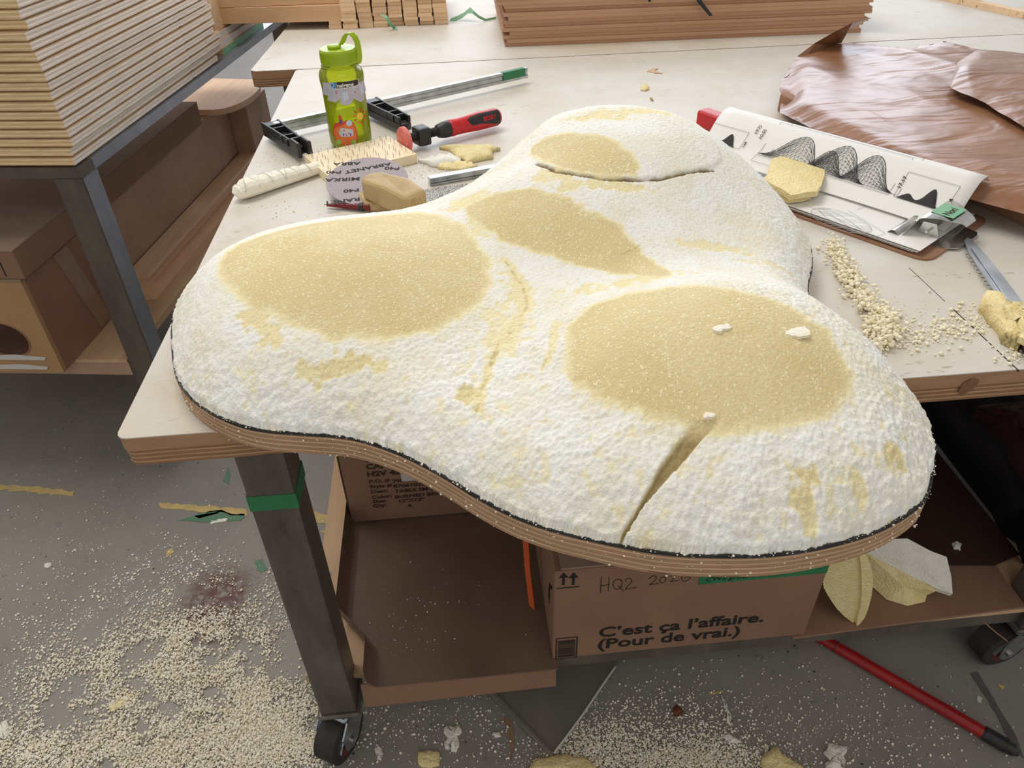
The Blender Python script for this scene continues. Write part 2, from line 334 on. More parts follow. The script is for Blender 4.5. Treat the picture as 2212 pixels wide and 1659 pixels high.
def grid(nu, nv, fn):
    u, v = np.meshgrid(np.linspace(0, 1, nu), np.linspace(0, 1, nv)); P = fn(u.ravel(), v.ravel())
    f = [(j * nu + i, j * nu + i + 1, (j + 1) * nu + i + 1, (j + 1) * nu + i) for j in range(nv - 1) for i in range(nu - 1)]
    return P, f
def thicken(vf, th, off=(0, 0, 1)):
    """a sheet given real thickness: copy below, closed along its open edges"""
    v, f = vf; n = len(v); cnt = {}
    for q in f:
        for a, b in zip(q, list(q[1:]) + [q[0]]): cnt[(a, b)] = 1
    rim = [(a, b) for a, b in cnt if (b, a) not in cnt]
    v2 = np.vstack([v, v - np.array(off) * th])
    return v2, [list(q) for q in f] + [[i + n for i in q][::-1] for q in f] + [(b, a, a + n, b + n) for a, b in rim]
def text(s, size, o, ex, ey, mat, parent, bold=0., name='lettering', shear=0, sx=1., mapf=None, spacing=1., line=1.):
    cu = bpy.data.curves.new('t', 'FONT'); cu.body = s; cu.size = size; cu.offset = bold; cu.shear = shear; cu.space_character = spacing; cu.space_line = line; cu.resolution_u = 3
    to = bpy.data.objects.new('t', cu); COL.objects.link(to); bpy.context.view_layer.update()
    me = bpy.data.meshes.new_from_object(to.evaluated_get(bpy.context.evaluated_depsgraph_get()))
    v = np.array([q.co[:] for q in me.vertices]).reshape(-1, 3); f = [list(p.vertices) for p in me.polygons]
    bpy.data.objects.remove(to); bpy.data.curves.remove(cu); bpy.data.meshes.remove(me)
    v[:, 0] *= sx
    if mapf is not None: w = mapf(v)
    else:
        ex = np.array(ex, float); ex /= np.linalg.norm(ex); ey = np.array(ey, float); ey /= np.linalg.norm(ey); w = np.array(o, float) + v[:, :1] * ex + v[:, 1:2] * ey
    return ob(name, (w, f), mat, parent)
def quads(segs, w, n=(0, 0, 1)):
    """thin printed lines: a list of 3-D segments as flat strips"""
    V, f = [], []; n = np.array(n, float)
    for a, b in segs:
        a, b = np.array(a, float), np.array(b, float); d = b - a; l = np.linalg.norm(d)
        if l < 1e-6: continue
        s = np.cross(n, d / l); s = s / max(np.linalg.norm(s), 1e-9) * w / 2; k = len(V); V += [a - s, b - s, b + s, a + s]; f.append((k, k + 1, k + 2, k + 3))
    return np.array(V), f
ICO = None
def beads(pos, rad, seed=0, squash=.8):
    """many small crumbs as one joined mesh"""
    r = np.random.default_rng(seed); ph = (1 + 5 ** .5) / 2
    bv = np.array([[-1, ph, 0], [1, ph, 0], [-1, -ph, 0], [1, -ph, 0], [0, -1, ph], [0, 1, ph], [0, -1, -ph], [0, 1, -ph], [ph, 0, -1], [ph, 0, 1], [-ph, 0, -1], [-ph, 0, 1]]) / 1.9
    bf = np.array([[0, 11, 5], [0, 5, 1], [0, 1, 7], [0, 7, 10], [0, 10, 11], [1, 5, 9], [5, 11, 4], [11, 10, 2], [10, 7, 6], [7, 1, 8], [3, 9, 4], [3, 4, 2], [3, 2, 6], [3, 6, 8], [3, 8, 9], [4, 9, 5], [2, 4, 11], [6, 2, 10], [8, 6, 7], [9, 8, 1]])
    n = len(pos); sc = rad[:, None] * (1 + .35 * (r.random((n, 3)) - .5)) * np.array([1, 1, squash]); a = r.random(n) * 6.28
    v = bv[None] * (1 + .25 * (r.random((n, 12, 1)) - .5)); c, s = np.cos(a)[:, None], np.sin(a)[:, None]
    v = v * sc[:, None]; v = np.stack([v[..., 0] * c - v[..., 1] * s, v[..., 0] * s + v[..., 1] * c, v[..., 2]], -1) + pos[:, None]
    return v.reshape(-1, 3), (bf[None] + (np.arange(n) * 12)[:, None, None]).reshape(-1, 3)
ORD = 'first second third fourth fifth sixth seventh eighth ninth tenth eleventh twelfth thirteenth fourteenth fifteenth sixteenth seventeenth eighteenth nineteenth twentieth'.split()

# ------------------------------------------------------------------ floor (setting) with its paint marks
fl = ob('floor', box(-6, 6, -3, 10, -.1, 0), M['floor'], origin=(0, 0, 0)); fl['kind'] = 'structure'
ce = ob('ceiling', box(-6, 6, -3, 10, 4.8, 4.9), plain('ceiling_paint', (225, 222, 216), .9), origin=(0, 0, 4.8)); ce['kind'] = 'structure'
def decal(name, pts, mat, label=None, seed=0, rag=.10):
    p = pxpoly(pts, 0); q = []
    r = np.random.default_rng(seed)
    for a, b in zip(p, np.roll(p, -1, 0)):
        k = max(2, int(np.linalg.norm(b - a) / .012)); q += [a + (b - a) * i / k for i in range(k)]
    q = np.array(q); q += (r.random(q.shape) - .5) * rag * min(np.ptp(q, axis=0))
    return ob(name, prism(q, .0004, .0012), mat, fl, label=label)
decal('paint_mark', [(-20, 1046), (60, 1050), (160, 1062), (156, 1073), (60, 1063), (-20, 1058)], M['yellowpaint'], 'worn yellow paint line', 1)
decal('paint_mark', [(346, 1085), (420, 1092), (530, 1100), (532, 1115), (470, 1108), (400, 1103), (348, 1098)], M['yellowpaint'], 'worn yellow paint line', 2)
decal('paint_mark', [(668, 1096), (690, 1108), (712, 1114), (712, 1132), (680, 1130), (668, 1118)], M['yellowpaint'], 'yellow paint blot', 3)
decal('paint_mark', [(690, 1148), (708, 1143), (706, 1155)], M['yellowpaint'], None, 4)
decal('paint_mark', [(380, 1126), (440, 1108), (480, 1102), (500, 1110), (530, 1112), (520, 1124), (450, 1128)], M['greenpaint'], 'green paint smear', 5, .12)
decal('paint_mark', [(420, 1115), (480, 1104), (470, 1110), (430, 1120)], M['darkpaint'], 'dark smear', 6)
decal('paint_mark', [(636, 1108), (665, 1102), (668, 1120), (655, 1146), (640, 1140)], M['greenpaint'], 'green paint smear', 7)
decal('paint_mark', [(550, 1215), (566, 1208), (580, 1230), (560, 1236)], M['greenpaint'], 'green paint smear', 8)
decal('paint_mark', [(482, 1040), (492, 1008), (498, 1020), (494, 1046)], M['greenpaint'], 'green paint smear', 9)
decal('paint_mark', [(2095, 1455), (2110, 1450), (2140, 1500), (2195, 1590), (2212, 1640), (2190, 1620), (2150, 1540)], M['darkpaint'], 'dark filled floor joint', 10)
decal('paint_mark', [(2112, 1503), (2122, 1508), (2118, 1520), (2110, 1514)], M['label'], 'pale paint drop', 11)
decal('paint_mark', [(2155, 1478), (2170, 1482), (2165, 1492)], M['yellowpaint'], None, 12)
decal('paint_mark', [(1530, 1498), (1562, 1492), (1563, 1496), (1532, 1501)], M['yellowpaint'], None, 13)
decal('paint_mark', [(1088, 1548), (1106, 1560), (1112, 1600), (1104, 1645), (1100, 1600)], plain('rust_stain', (136, 116, 98), .7, 0, (150, 110, 76), 90), 'rusty stain', 14)

# ------------------------------------------------------------------ workbench with the sculpture
X0, X1, Y0, Y1_ = -.397, 2.15, .671, 2.193
wb = thing('workbench', 'white laminate workbench on bare steel legs under the carved foam sculpture', 'workbench', (.4, 1.4, 0))
def rc(x0, x1, y0, y1, r=.012):
    P = []
    for cx, cy, a in ((x1 - r, y1 - r, 0), (x0 + r, y1 - r, 90), (x0 + r, y0 + r, 180), (x1 - r, y0 + r, 270)):
        P += [(cx + r * math.cos(math.radians(a + t)), cy + r * math.sin(math.radians(a + t))) for t in (0, 30, 60, 90)]
    return P
ob('laminate_top', prism(rc(X0, X1, Y0, Y1_), TZ - .0015, TZ), M['table'], wb)
ob('mdf_layer', prism(rc(X0 + .0006, X1, Y0 + .0006, Y1_), TZ - .0205, TZ - .0015), M['mdf'], wb)
ob('plywood_layer', prism(rc(X0 + .002, X1, Y0 + .002, Y1_), TZ - .043, TZ - .0205), M['tableply'], wb)
for a, b in ((.668, .712), (.718, .728), (.732, .752), (.762, .768), (.778, .812), (.83, .926)):
    ob('saw_cut', box(.6655 - (.0008 if a < .8 else .0005), .6655 + (.0008 if a < .8 else .0004), a, b, TZ - .0012, TZ + .0003), M['inkbrown'], wb)
ob('edge_mark', prism([(0, -.0), (.012, .012), (.014, .022), (.004, .026), (-.006, .02), (-.008, .008)], 0, .0006, frame((.608, Y0 - .0004, .866), (1, 0, 0), (0, 0, 1))), plain('knot_brown', (146, 106, 76), .8, 0, (118, 84, 58), 200), wb, label='dark knot mark on the bench edge')
def leg(x, y, tape=False):
    l = ob('leg', bevel(box(x, x + .066, y, y + .066, .135, TZ - .043), .005, 2), M['legsteel'], wb)
    if tape:
        for z0, z1, nm in ((.680, .708, 'green_tape'),):
            ob(nm, box(x - .0008, x + .0668, y - .0008, y + .0668, z0, z1), M['green'], l, label='band of green tape')
    ob('leg_plate', bevel(box(x - .006, x + .072, y - .006, y + .072, .124, .135), .004), M['legsteel'], wb)
    return l
leg(-.312, .757, True); leg(1.06, .79); leg(-.312, 1.98); leg(1.06, 1.98)
def caster(x, y, rz):
    """heavy swivel caster: zinc fork, dark tread, red wheel core"""
    o = np.array([x, y, 0]); e = np.array([math.cos(rz), math.sin(rz), 0]); s = np.array([-e[1], e[0], 0]); fr = frame(o, e, s)
    c = ob('caster', bevel(box(-.035, .035, -.03, .03, .112, .124, fr), .004), M['zinc'], wb, label='zinc swivel caster')
    ax = o + e * .028 + np.array([0, 0, .052])
    ob('caster_wheel', lathe([(.046, -.024), (.052, -.021), (.052, .021), (.046, .024)], ax, s, 32), M['tread'], c)
    ob('wheel_hub', lathe([(.03, -.0255), (.034, -.0245), (.034, .0245), (.03, .0255)], ax, s, 24), M['wheelred'], c)
    pl = [(-.03, .112), (.03, .112), (.052, .085), (.05, .045), (.03, .03), (.012, .04), (-.015, .085)]
    for k in (-1, 1):
        p = prism(pl, -.0015, .0015, frame(o + s * k * .030, e, (0, 0, 1)), 0)
        ob('caster_fork', p, M['zinc'], c)
    ob('caster_hood', grid(8, 2, lambda u, v: inframe(np.c_[-.005 + .07 * u, -.031 + .062 * v, .113 - .02 * u - .035 * u ** 3], fr)), M['zinc'], c)
    ob('axle', lathe([(.008, -.036), (.008, .036)], ax, s, 10), M['chrome'], c)
caster(-.279, .79, math.radians(-118)); caster(1.093, .823, math.radians(188))
caster(-.279, 2.013, 1.2); caster(1.093, 2.013, .4)
# lower shelf
ob('shelf_board', box(-.30, 1.12, .80, 2.02, .178, .190), M['wood'], wb)
ob('shelf_side_strip', box(-.333, -.288, .80, 2.02, .172, .199), M['wood'], wb, label='pale plywood edge strip')
ob('shelf_rail', box(-.22, 1.06, .805, .83, .140, .176), M['legsteel'], wb)
ob('strip_screw', lathe([(.006, 0), (.006, .0012), (.002, .0014)], (-.312, 1.03, .1988), n=14), M['screw'], wb)

# ------------------------------------------------------------------ the foam sculpture
ZT = TZ + .0285
CT = [(-.348, .758), (-.324, .711), (-.292, .674), (-.256, .646), (-.224, .63), (-.178, .619), (-.134, .61), (-.104, .596), (-.07, .574), (-.032, .541), (.002, .505), (.035, .476), (.071, .454), (.122, .432), (.164, .417), (.211, .409), (.26, .405), (.312, .41), (.36, .421), (.4, .439), (.43, .459), (.478, .535), (.488, .6), (.48, .67), (.462, .73), (.452, .785), (.468, .84), (.503, .9), (.528, .97), (.535, 1.05), (.52, 1.15), (.48, 1.25), (.42, 1.33), (.34, 1.385), (.25, 1.4), (.16, 1.37), (.09, 1.3), (.04, 1.21), (0, 1.14), (-.05, 1.1), (-.12, 1.105), (-.19, 1.105), (-.26, 1.085), (-.325, 1.04), (-.37, .97), (-.385, .89)]
MOUNDS = [(-.135, .85, .205, .16, 0, .064, 1.2), (.275, .64, .18, .15, 0, .070, 1.2), (.252, 1.10, .22, .20, 0, .116, 1.35), (.13, .93, .17, .07, -30, .03, 1.2)]
def chaikin(p, it=2):
    p = np.array(p, float)
    for _ in range(it):
        n = np.roll(p, -1, 0); p = np.stack([p * .75 + n * .25, p * .25 + n * .75], 1).reshape(-1, 2)
    return p
OUT = chaikin(CT)
def sdist(P, poly, signed=True):
    d = np.full(len(P), 1e9); ins = np.zeros(len(P), bool); n = len(poly)
    for i in range(n if signed else n - 1):
        a, b = poly[i], poly[(i + 1) % n]; ab = b - a; t = np.clip(((P - a) @ ab) / max(ab @ ab, 1e-12), 0, 1)
        q = P - a - t[:, None] * ab; d = np.minimum(d, np.hypot(q[:, 0], q[:, 1]))
        if signed and a[1] != b[1]:
            c = (a[1] > P[:, 1]) != (b[1] > P[:, 1]); ins ^= c & (P[:, 0] < (b[0] - a[0]) * (P[:, 1] - a[1]) / (b[1] - a[1]) + a[0])
    return np.where(ins, d, -d) if signed else d
GX, GY, GS = np.arange(-.43, .58, .004), np.arange(.37, 1.44, .004), .004
_gx, _gy = np.meshgrid(GX, GY); _GP = np.stack([_gx.ravel(), _gy.ravel()], 1)
class Field:
    """a distance field sampled on a coarse grid and read bilinearly"""
    def __init__(s, poly, signed=True): s.g = sdist(_GP, np.array(poly, float), signed).reshape(_gx.shape)
    def __call__(s, P):
        x = np.clip((P[:, 0] - GX[0]) / GS, 0, len(GX) - 1.001); y = np.clip((P[:, 1] - GY[0]) / GS, 0, len(GY) - 1.001)
        i, j = x.astype(int), y.astype(int); u, v = x - i, y - j; g = s.g
        return (g[j, i] * (1 - u) + g[j, i + 1] * u) * (1 - v) + (g[j + 1, i] * (1 - u) + g[j + 1, i + 1] * u) * v
fo = Field(OUT)
def height(P, d):
    h = np.full(len(P), .042)
    for cx, cy, a, b, r, hh, p in MOUNDS:
        c, s = math.cos(math.radians(r)), math.sin(math.radians(r)); u = (P[:, 0] - cx) * c + (P[:, 1] - cy) * s; v = -(P[:, 0] - cx) * s + (P[:, 1] - cy) * c
        h = h + hh * np.exp(-((u / a) ** 2 + (v / b) ** 2) ** p)
    e = .007 + 1.2 * np.maximum(d, 0); t = np.clip(.5 + .5 * (h - e) / .035, 0, 1)
    return h * (1 - t) + e * t - .035 * t * (1 - t)
YEL = [[(-.291, .836), (-.298, .916), (-.276, .956), (-.21, .985), (-.13, 1.0), (-.063, .99), (0, .925), (.033, .867), (.039, .808), (.032, .763), (.002, .722), (-.05, .696), (-.1, .69), (-.151, .702), (-.204, .732), (-.25, .767)],
       [(.1, .63), (.124, .689), (.159, .714), (.207, .706), (.264, .69), (.313, .66), (.357, .62), (.375, .578), (.37, .54), (.344, .509), (.289, .494), (.229, .495), (.198, .506), (.148, .536), (.114, .57)],
       [(.005, .957), (.065, .958), (.119, .938), (.164, .908), (.233, .85), (.262, .735), (.227, .773), (.125, .84), (.047, .885)],
       [(.114, 1.058), (.137, 1.074), (.187, 1.057), (.224, 1.034), (.25, 1.001), (.261, .956), (.221, .948), (.171, .953), (.127, .994)]]
SPOTS = [(-.13, .667, .05, .014, .9), (-.16, .664, .03, .014, .7), (.295, .452, .013, .011, 1), (.288, .436, .014, .012, .8), (.29, .42, .009, .012, .6), (.388, .471, .010, .013, .9), (.344, .444, .010, .016, .6), (-.234, .739, .022, .016, .7), (-.21, .71, .018, .016, .6), (.002, .606, .012, .02, .9), (.232, 1.114, .05, .03, .7), (.30, 1.13, .05, .02, .6), (.2, .937, .07, .012, .6), (.14, .96, .03, .02, .6), (.02, .965, .04, .02, .55), (.05, .90, .05, .02, .5), (.07, .77, .02, .05, .6), (.05, .70, .03, .05, .5), (.2, .76, .08, .02, .6), (-.09, .66, .02, .012, .6), (.34, .85, .06, .012, .5), (.4, .82, .05, .01, .4)]
CR_FRONT = [(.222, .511), (.204, .496), (.188, .483), (.173, .471), (.158, .458), (.146, .449), (.135, .44), (.124, .432)]
CR_TOP = [(.116, 1.013), (.142, .97), (.171, .954), (.201, .946), (.26, .951), (.287, .957), (.323, .971), (.369, .989)]
CR_MID = [(.06, .841), (.078, .785), (.079, .743), (.062, .708), (.041, .677), (.025, .638), (.015, .605), (.009, .579)]
CR_MID2 = [(.104, .691), (.092, .643), (.079, .618)]; CR_R3 = [(.185, .835), (.21, .83), (.235, .842)]
sstep = lambda a, b, x: (lambda t: t * t * (3 - 2 * t))(np.clip((x - a) / (b - a), 0, 1))
def worley(x, y, cell, seed=0):
    r = np.random.default_rng(seed + 5); J = r.random((512, 512, 3)); X, Y = x / cell, y / cell; i, j = np.floor(X).astype(int), np.floor(Y).astype(int)
    best = np.full(len(x), 9.); idv = np.zeros(len(x))
    for a in (-1, 0, 1):
        for b in (-1, 0, 1):
            q = J[(i + a) % 512, (j + b) % 512]; d = np.hypot(i + a + q[:, 0] - X, j + b + q[:, 1] - Y); m = d < best; best = np.where(m, d, best); idv = np.where(m, q[:, 2], idv)
    return best, idv
step = .0014
xs, ys = np.arange(-.395, .545, step), np.arange(.40, 1.408, step); gx, gy = np.meshgrid(xs, ys); P = np.stack([gx.ravel(), gy.ravel()], 1)
jx = fbm(P[:, 0], P[:, 1], 160, 40, 2) - .5
d = fo(P) - .002 + .004 * jx
keep = d > -step * 1.2
yel = np.zeros(len(P)); wob = (fbm(P[:, 0], P[:, 1], 45, 3, 4) - .5)
for k, poly in enumerate(YEL):
    sd = Field(chaikin(poly, 2))(P); w = (.011, .010, .006, .007)[k]
    yel = np.maximum(yel, sstep(-w, w, sd + wob * .016 + .006 * jx))
spot = np.zeros(len(P)); nz = fbm(P[:, 0], P[:, 1], 110, 9, 4)
for x, y, a, b, s in SPOTS:
    r2 = ((P[:, 0] - x) / a) ** 2 + ((P[:, 1] - y) / b) ** 2; spot = np.maximum(spot, .85 * s * sstep(.46, .72, nz + .35 * np.exp(-r2) - .17 * np.minimum(r2, 2)))
front = sstep(.78, .60, P[:, 1] + .10 * (P[:, 0] - .1))
fleck = sstep(.64, .72, fbm(P[:, 0], P[:, 1], 85, 21, 4)) * front * .30
ycol = np.clip(np.maximum(yel, np.maximum(spot, fleck * (1 - yel))), 0, 1)
h = height(P, d)
# the upper block of the rear hill sits slightly proud of the joint line below it
sdt = sdist(P, np.array(CR_TOP), False)
top = Field(chaikin([(.114, 1.02), (.142, .97), (.171, .954), (.201, .946), (.26, .951), (.323, .971), (.369, .989), (.40, 1.03), (.38, 1.16), (.25, 1.22), (.13, 1.16)], 1))(P)
h += .0026 * sstep(-.001, .004, top) * sstep(.10, .02, top)
cell, cid = worley(P[:, 0] + .002 * wob, P[:, 1], .0052, 1); cell2, cid2 = worley(P[:, 0], P[:, 1], .0125, 2); cell3, cid3 = worley(P[:, 0], P[:, 1], .0031, 3)
rough = 1 - .93 * yel
patchy = .45 + .9 * fbm(P[:, 0], P[:, 1], 14, 33, 3)
lump = (.6 + .85 * front) * patchy
h += rough * lump * (.0022 * (.6 - np.minimum(cell, .9)) * (.4 + cid) + .0030 * (.5 - np.minimum(cell2, .9)) * (cid2 - .2) * front + .0009 * (.5 - np.minimum(cell3, .9)) * cid3 + .004 * (fbm(P[:, 0], P[:, 1], 38, 50, 3) - .5) * (.35 + .65 * front))
h += .0008 * (fbm(P[:, 0], P[:, 1], 25, 60, 3) - .5)
h -= .0018 * np.clip(spot + fleck, 0, 1) * rough
# loose beads lying on the two darker saddle patches
loose = sstep(.45, .7, fbm(P[:, 0], P[:, 1], 20, 70, 3)) * sstep(.84, .90, P[:, 1] - .15 * P[:, 0]) * (cid3 > .72) * yel
h += .0022 * np.sqrt(np.clip(.25 - cell3 ** 2, 0, 1)) * loose; ycol = np.where((loose > .3) & (cell3 < .4), ycol * .25, ycol)
# narrow opened joint running down the front and cracks
cw = sdist(P, np.array(CR_FRONT), False) + .003 * wob; wid = np.interp(P[:, 1], [.432, .45, .47, .50, .512], [.0010, .0030, .0065, .0095, .0125]) * (.7 + .6 * fbm(P[:, 0], P[:, 1], 90, 80, 2))
cm = sstep(wid, wid * .55, cw) * (P[:, 1] < .516); ycol = np.maximum(ycol, cm * .95); crk = .75 * cm * sstep(.508, .492, P[:, 1])
h -= .0045 * cm * sstep(.515, .50, P[:, 1])
ct = sdt + .004 * wob + .0012 * jx; ctm = sstep(.0024, .0006, ct) * sstep(.30, .45, fbm(P[:, 0], P[:, 1], 35, 84, 2)); crk = np.maximum(crk, ctm * .95); h -= .0022 * ctm
for c_, wd_, s_ in ((CR_MID, .010, .8), (CR_MID2, .007, .7)):
    q = sdist(P, np.array(c_), False); m = sstep(wd_, wd_ * .2, q + .012 * (nz - .5) * 2); ycol = np.maximum(ycol, m * s_ * .6)
    m2 = sstep(.0035, .001, q + .004 * wob) * sstep(.46, .56, nz); ycol = np.maximum(ycol, m2); h -= .0015 * m2
q = sdist(P, np.array(CR_R3), False); m = sstep(.0014, .0006, q); crk = np.maximum(crk, m * .35 * sstep(.4, .6, nz))
h = np.where(d < step * .9, np.minimum(h, .0), np.maximum(h, .0015))
idx = -np.ones(len(P), int); nx, ny = len(xs), len(ys); K = keep.reshape(ny, nx); cellk = K[:-1, :-1] & K[1:, :-1] & K[:-1, 1:] & K[1:, 1:]
jj, ii = np.nonzero(cellk); a0 = jj * nx + ii; qf = np.stack([a0, a0 + 1, a0 + nx + 1, a0 + nx], 1); used = np.unique(qf); idx[used] = np.arange(len(used))
sc = thing('foam_sculpture', 'carved white and yellow foam hills on a wavy plywood base, overhanging the workbench', 'sculpture', (.1, .85, TZ))
SV = np.c_[P[used], ZT + h[used]]
fb = ob('foam_body', (SV, idx[qf]), M['foam'], sc, smooth=True)
for nm, arr in (('yellow', ycol), ('crack', crk)):
    at = fb.data.attributes.new(nm, 'FLOAT', 'POINT'); at.data.foreach_set('value', arr[used].astype(np.float32))
ob('plywood_base', bevel(prism(OUT, TZ + .0005, ZT - .0004), .0012, 1, 60), M['baseply'], sc, label='layered plywood base with a wavy outline')
nO = len(OUT); dense = np.array([OUT[i] + (OUT[(i + 1) % nO] - OUT[i]) * t for i in range(nO) for t in (0, .2, .4, .6, .8)]); tn = np.roll(dense, -1, 0) - np.roll(dense, 1, 0); nm_ = np.c_[tn[:, 1], -tn[:, 0]] / np.linalg.norm(tn, axis=1, keepdims=True)
gh = .0005 + .0060 * np.clip(fbm(np.arange(len(dense)) * .31, np.zeros(len(dense)), 1.0, 90, 3) - .38, 0, 1) + .0015 * rng.random(len(dense)); k = len(dense)
gv = np.vstack([np.c_[dense + nm_ * .0003, np.full(k, ZT - .0008)], np.c_[dense - nm_ * .0006, ZT + gh], np.c_[dense - nm_ * .006, np.full(k, ZT - .0006)]])
ob('glue_line', (gv, [(i, (i + 1) % k, k + (i + 1) % k, k + i) for i in range(k)] + [(k + i, k + (i + 1) % k, 2 * k + (i + 1) % k, 2 * k + i) for i in range(k)]), M['black'], sc, label='ragged black glue line')
# crumbs clinging to the plywood edge and rim
n = 1300; t = rng.integers(0, k, n); zz = rng.random(n); out = np.where(rng.random(n) < .55, 1, 0)
pp = np.c_[dense[t] + nm_[t] * (.0006 - .002 * (1 - out))[:, None], np.where(out, TZ + .002 + .026 * zz, ZT + .001 + .002 * zz)] + (rng.random((n, 3)) - .5) * [.004, .004, 0]
o = ob('crumbs', beads(pp, .0005 + .0011 * rng.random(n) ** 4, 3), M['bead'], sc, smooth=True); o['kind'] = 'stuff'
def surf(x, y):
    q = np.array([[x, y]]); return ZT + float(height(q, fo(q) - .002)[0])
for i, (x, y, sz, lb) in enumerate([(.256, .602, .009, 'white foam flake lying on the right yellow dome, nearest its centre'), (.333, .594, .015, 'ragged white foam flake near the right edge of the right yellow dome'), (.221, .512, .006, 'tiny white foam sliver at the head of the front crack')]):
    a = np.arange(7) / 7 * 6.28; r_ = sz * (.6 + .6 * rng.random(7)); pl = np.c_[x + r_ * np.cos(a) * 1.1, y + r_ * np.sin(a) * .75]
    tag(ob('foam_flake', chunk(pl, surf(x, y) - .001, .0035, 100 + i, 3, .15, 3, .12, .1), M['bead']), lb, 'flake', 'loose foam flakes on the sculpture')

# ------------------------------------------------------------------ things lying on the workbench
# lime bottle
bc = un(757, 327)[:2] + [0, .043]; bz = TZ + .0003
bt = thing('water_bottle', 'lime green translucent water bottle with screw lid and stickers', 'bottle', (*bc, TZ))
prof = [(.0, 0), (.030, 0), (.038, .002), (.0425, .008), (.0432, .016), (.0432, .040), (.0425, .060), (.0425, .120), (.0440, .132), (.0442, .140), (.0425, .148), (.0375, .154), (.0335, .157), (.0335, .162)]
pf = lathe(prof, (*bc, bz), n=48, caps=False); ob('bottle_body', pf, M['bottle'], bt, smooth=True)
ob('water', lathe([(0, .004), (.034, .004), (.0405, .010), (.0405, .115), (.0, .1152)], (*bc, bz), n=40, caps=False), M['water'], bt, smooth=True, label='water inside the bottle')
ob('neck_ring', lathe([(.0335, .156), (.0368, .1575), (.0368, .1595), (.0335, .161)], (*bc, bz), n=40, caps=False), M['bottle'], bt, smooth=True)
lid = ob('lid', lathe([(.034, .1625), (.0352, .163), (.0352, .186), (.0338, .1895), (.012, .1905), (0, .1905)], (*bc, bz), n=48, caps=False), M['lime'], bt, smooth=False, label='ribbed lime screw lid')
rv = []
for i in range(64):
    a = 2 * math.pi * i / 64; rv.append(box(-.0006, .0006, .0348, .0361, .166, .184, frame((*bc, bz), (math.cos(a), math.sin(a), 0), (-math.sin(a), math.cos(a), 0))))
ob('grip_ribs', join(*rv), M['lime'], lid)
ob('lid_button', lathe([(.0125, .1905), (.0135, .192), (.0135, .1945), (.011, .1962), (0, .1966)], (bc[0] - .005, bc[1] - .004, bz), n=28, caps=False), M['lime'], lid, smooth=True)
ob('strap_loop', ribbon([(bc[0] + x, bc[1] + y, bz + z) for x, y, z in ((.0, -.004, .1945), (.007, -.002, .1955), (.012, 0, .201), (.017, .002, .210), (.024, .003, .2155), (.031, .003, .2145), (.037, .002, .208), (.0405, .001, .198), (.0415, 0, .185), (.041, 0, .170), (.0385, 0, .160), (.035, 0, .1575))], .012, .0024, (.8, .75, 0)), M['lime'], lid, label='lime strap looping from lid to neck')
RB = .0437; toC = -bc / np.linalg.norm(bc); a0 = math.atan2(toC[1], toC[0])
def bot(px, py, r=RB):
    d = R @ np.array([px - W / 2, py - H / 2, F]); q = CAM[:2] - bc; A = d[:2] @ d[:2]; B = q @ d[:2]; C_ = q @ q - r * r
    t = (-B - math.sqrt(max(B * B - A * C_, 0))) / A; p = CAM + d * t; a = math.atan2(p[1] - bc[1], p[0] - bc[0]) - a0
    return (math.atan2(math.sin(a), math.cos(a)) * r, p[2])
def wrap(v, r): a = a0 + v[:, 0] / RB; return np.c_[bc[0] + r * np.cos(a), bc[1] + r * np.sin(a), v[:, 1]]
def curved(uv, r):
    bm = bmesh.new(); bm.faces.new([bm.verts.new((u, v, 0)) for u, v in uv]); us = [u for u, v in uv]
    for k in np.arange(math.ceil(min(us) / .004) * .004, max(us), .004):
        bmesh.ops.bisect_plane(bm, geom=bm.verts[:] + bm.edges[:] + bm.faces[:], plane_co=(k, 0, 0), plane_no=(1, 0, 0))
    bmesh.ops.triangulate(bm, faces=bm.faces[:]); v, f = dump(bm); return wrap(v, r), f
def sticker(name, px, mat, lay=0, label=None): return ob(name, curved([bot(*p) for p in px], RB + .0005 + .00025 * lay), M[mat], bt, label=label)
def bx(x, y): return 660 + x / 5.528, 40 + y / 5.528             # from an enlarged view
def disc(cx, cy, rx, ry, n=14): return [bx(cx + rx * math.cos(t), cy + ry * math.sin(t)) for t in np.arange(n) * 2 * math.pi / n]
sticker('sticker', [bx(*p) for p in [(208, 752), (290, 772), (640, 760), (690, 735), (718, 850), (690, 900), (705, 960), (660, 1000), (575, 955), (545, 1020), (470, 1038), (405, 1010), (425, 950), (365, 1000), (265, 975), (270, 920), (215, 905)]], 'stick_grey', 0, 'torn silvery grey sticker')
for q in ([(440, 880), (500, 870), (520, 960), (455, 980)], [(640, 790), (680, 775), (690, 900), (655, 920)]): sticker('sticker_print', [bx(*p) for p in q], 'stick_pale', 1)
for q in (disc(370, 885, 14, 18, 8), disc(590, 880, 10, 14, 8)): sticker('sticker_print', q, 'stick_pink', 1)
sticker('label_sticker', [bx(*p) for p in [(288, 764), (628, 715), (634, 783), (616, 800), (345, 842), (300, 830)]], 'white', 2, 'white edge of the name label')
sticker('label_sticker', [bx(*p) for p in [(372, 757), (622, 722), (626, 780), (612, 794), (366, 834)]], 'black', 3, 'black name label')
sticker('label_sticker', [bx(*p) for p in [(292, 768), (368, 758), (360, 834), (345, 836), (302, 826)]], 'stick_blue', 3, 'blue end of the name label')
for t in range(8): sticker('sticker_print', disc(322 + 20 * math.cos(t * .785), 796 + 24 * math.sin(t * .785), 6, 7, 6), 'white', 4)
u0, v0 = bot(*bx(378, 822)); u1, v1 = bot(*bx(618, 786)); sl = (v1 - v0) / (u1 - u0)
def onbottle(u0, v0, sl, r): return lambda v: wrap(np.c_[u0 + v[:, 0], v0 + v[:, 1] + sl * v[:, 0], v[:, 2] * 0], r)
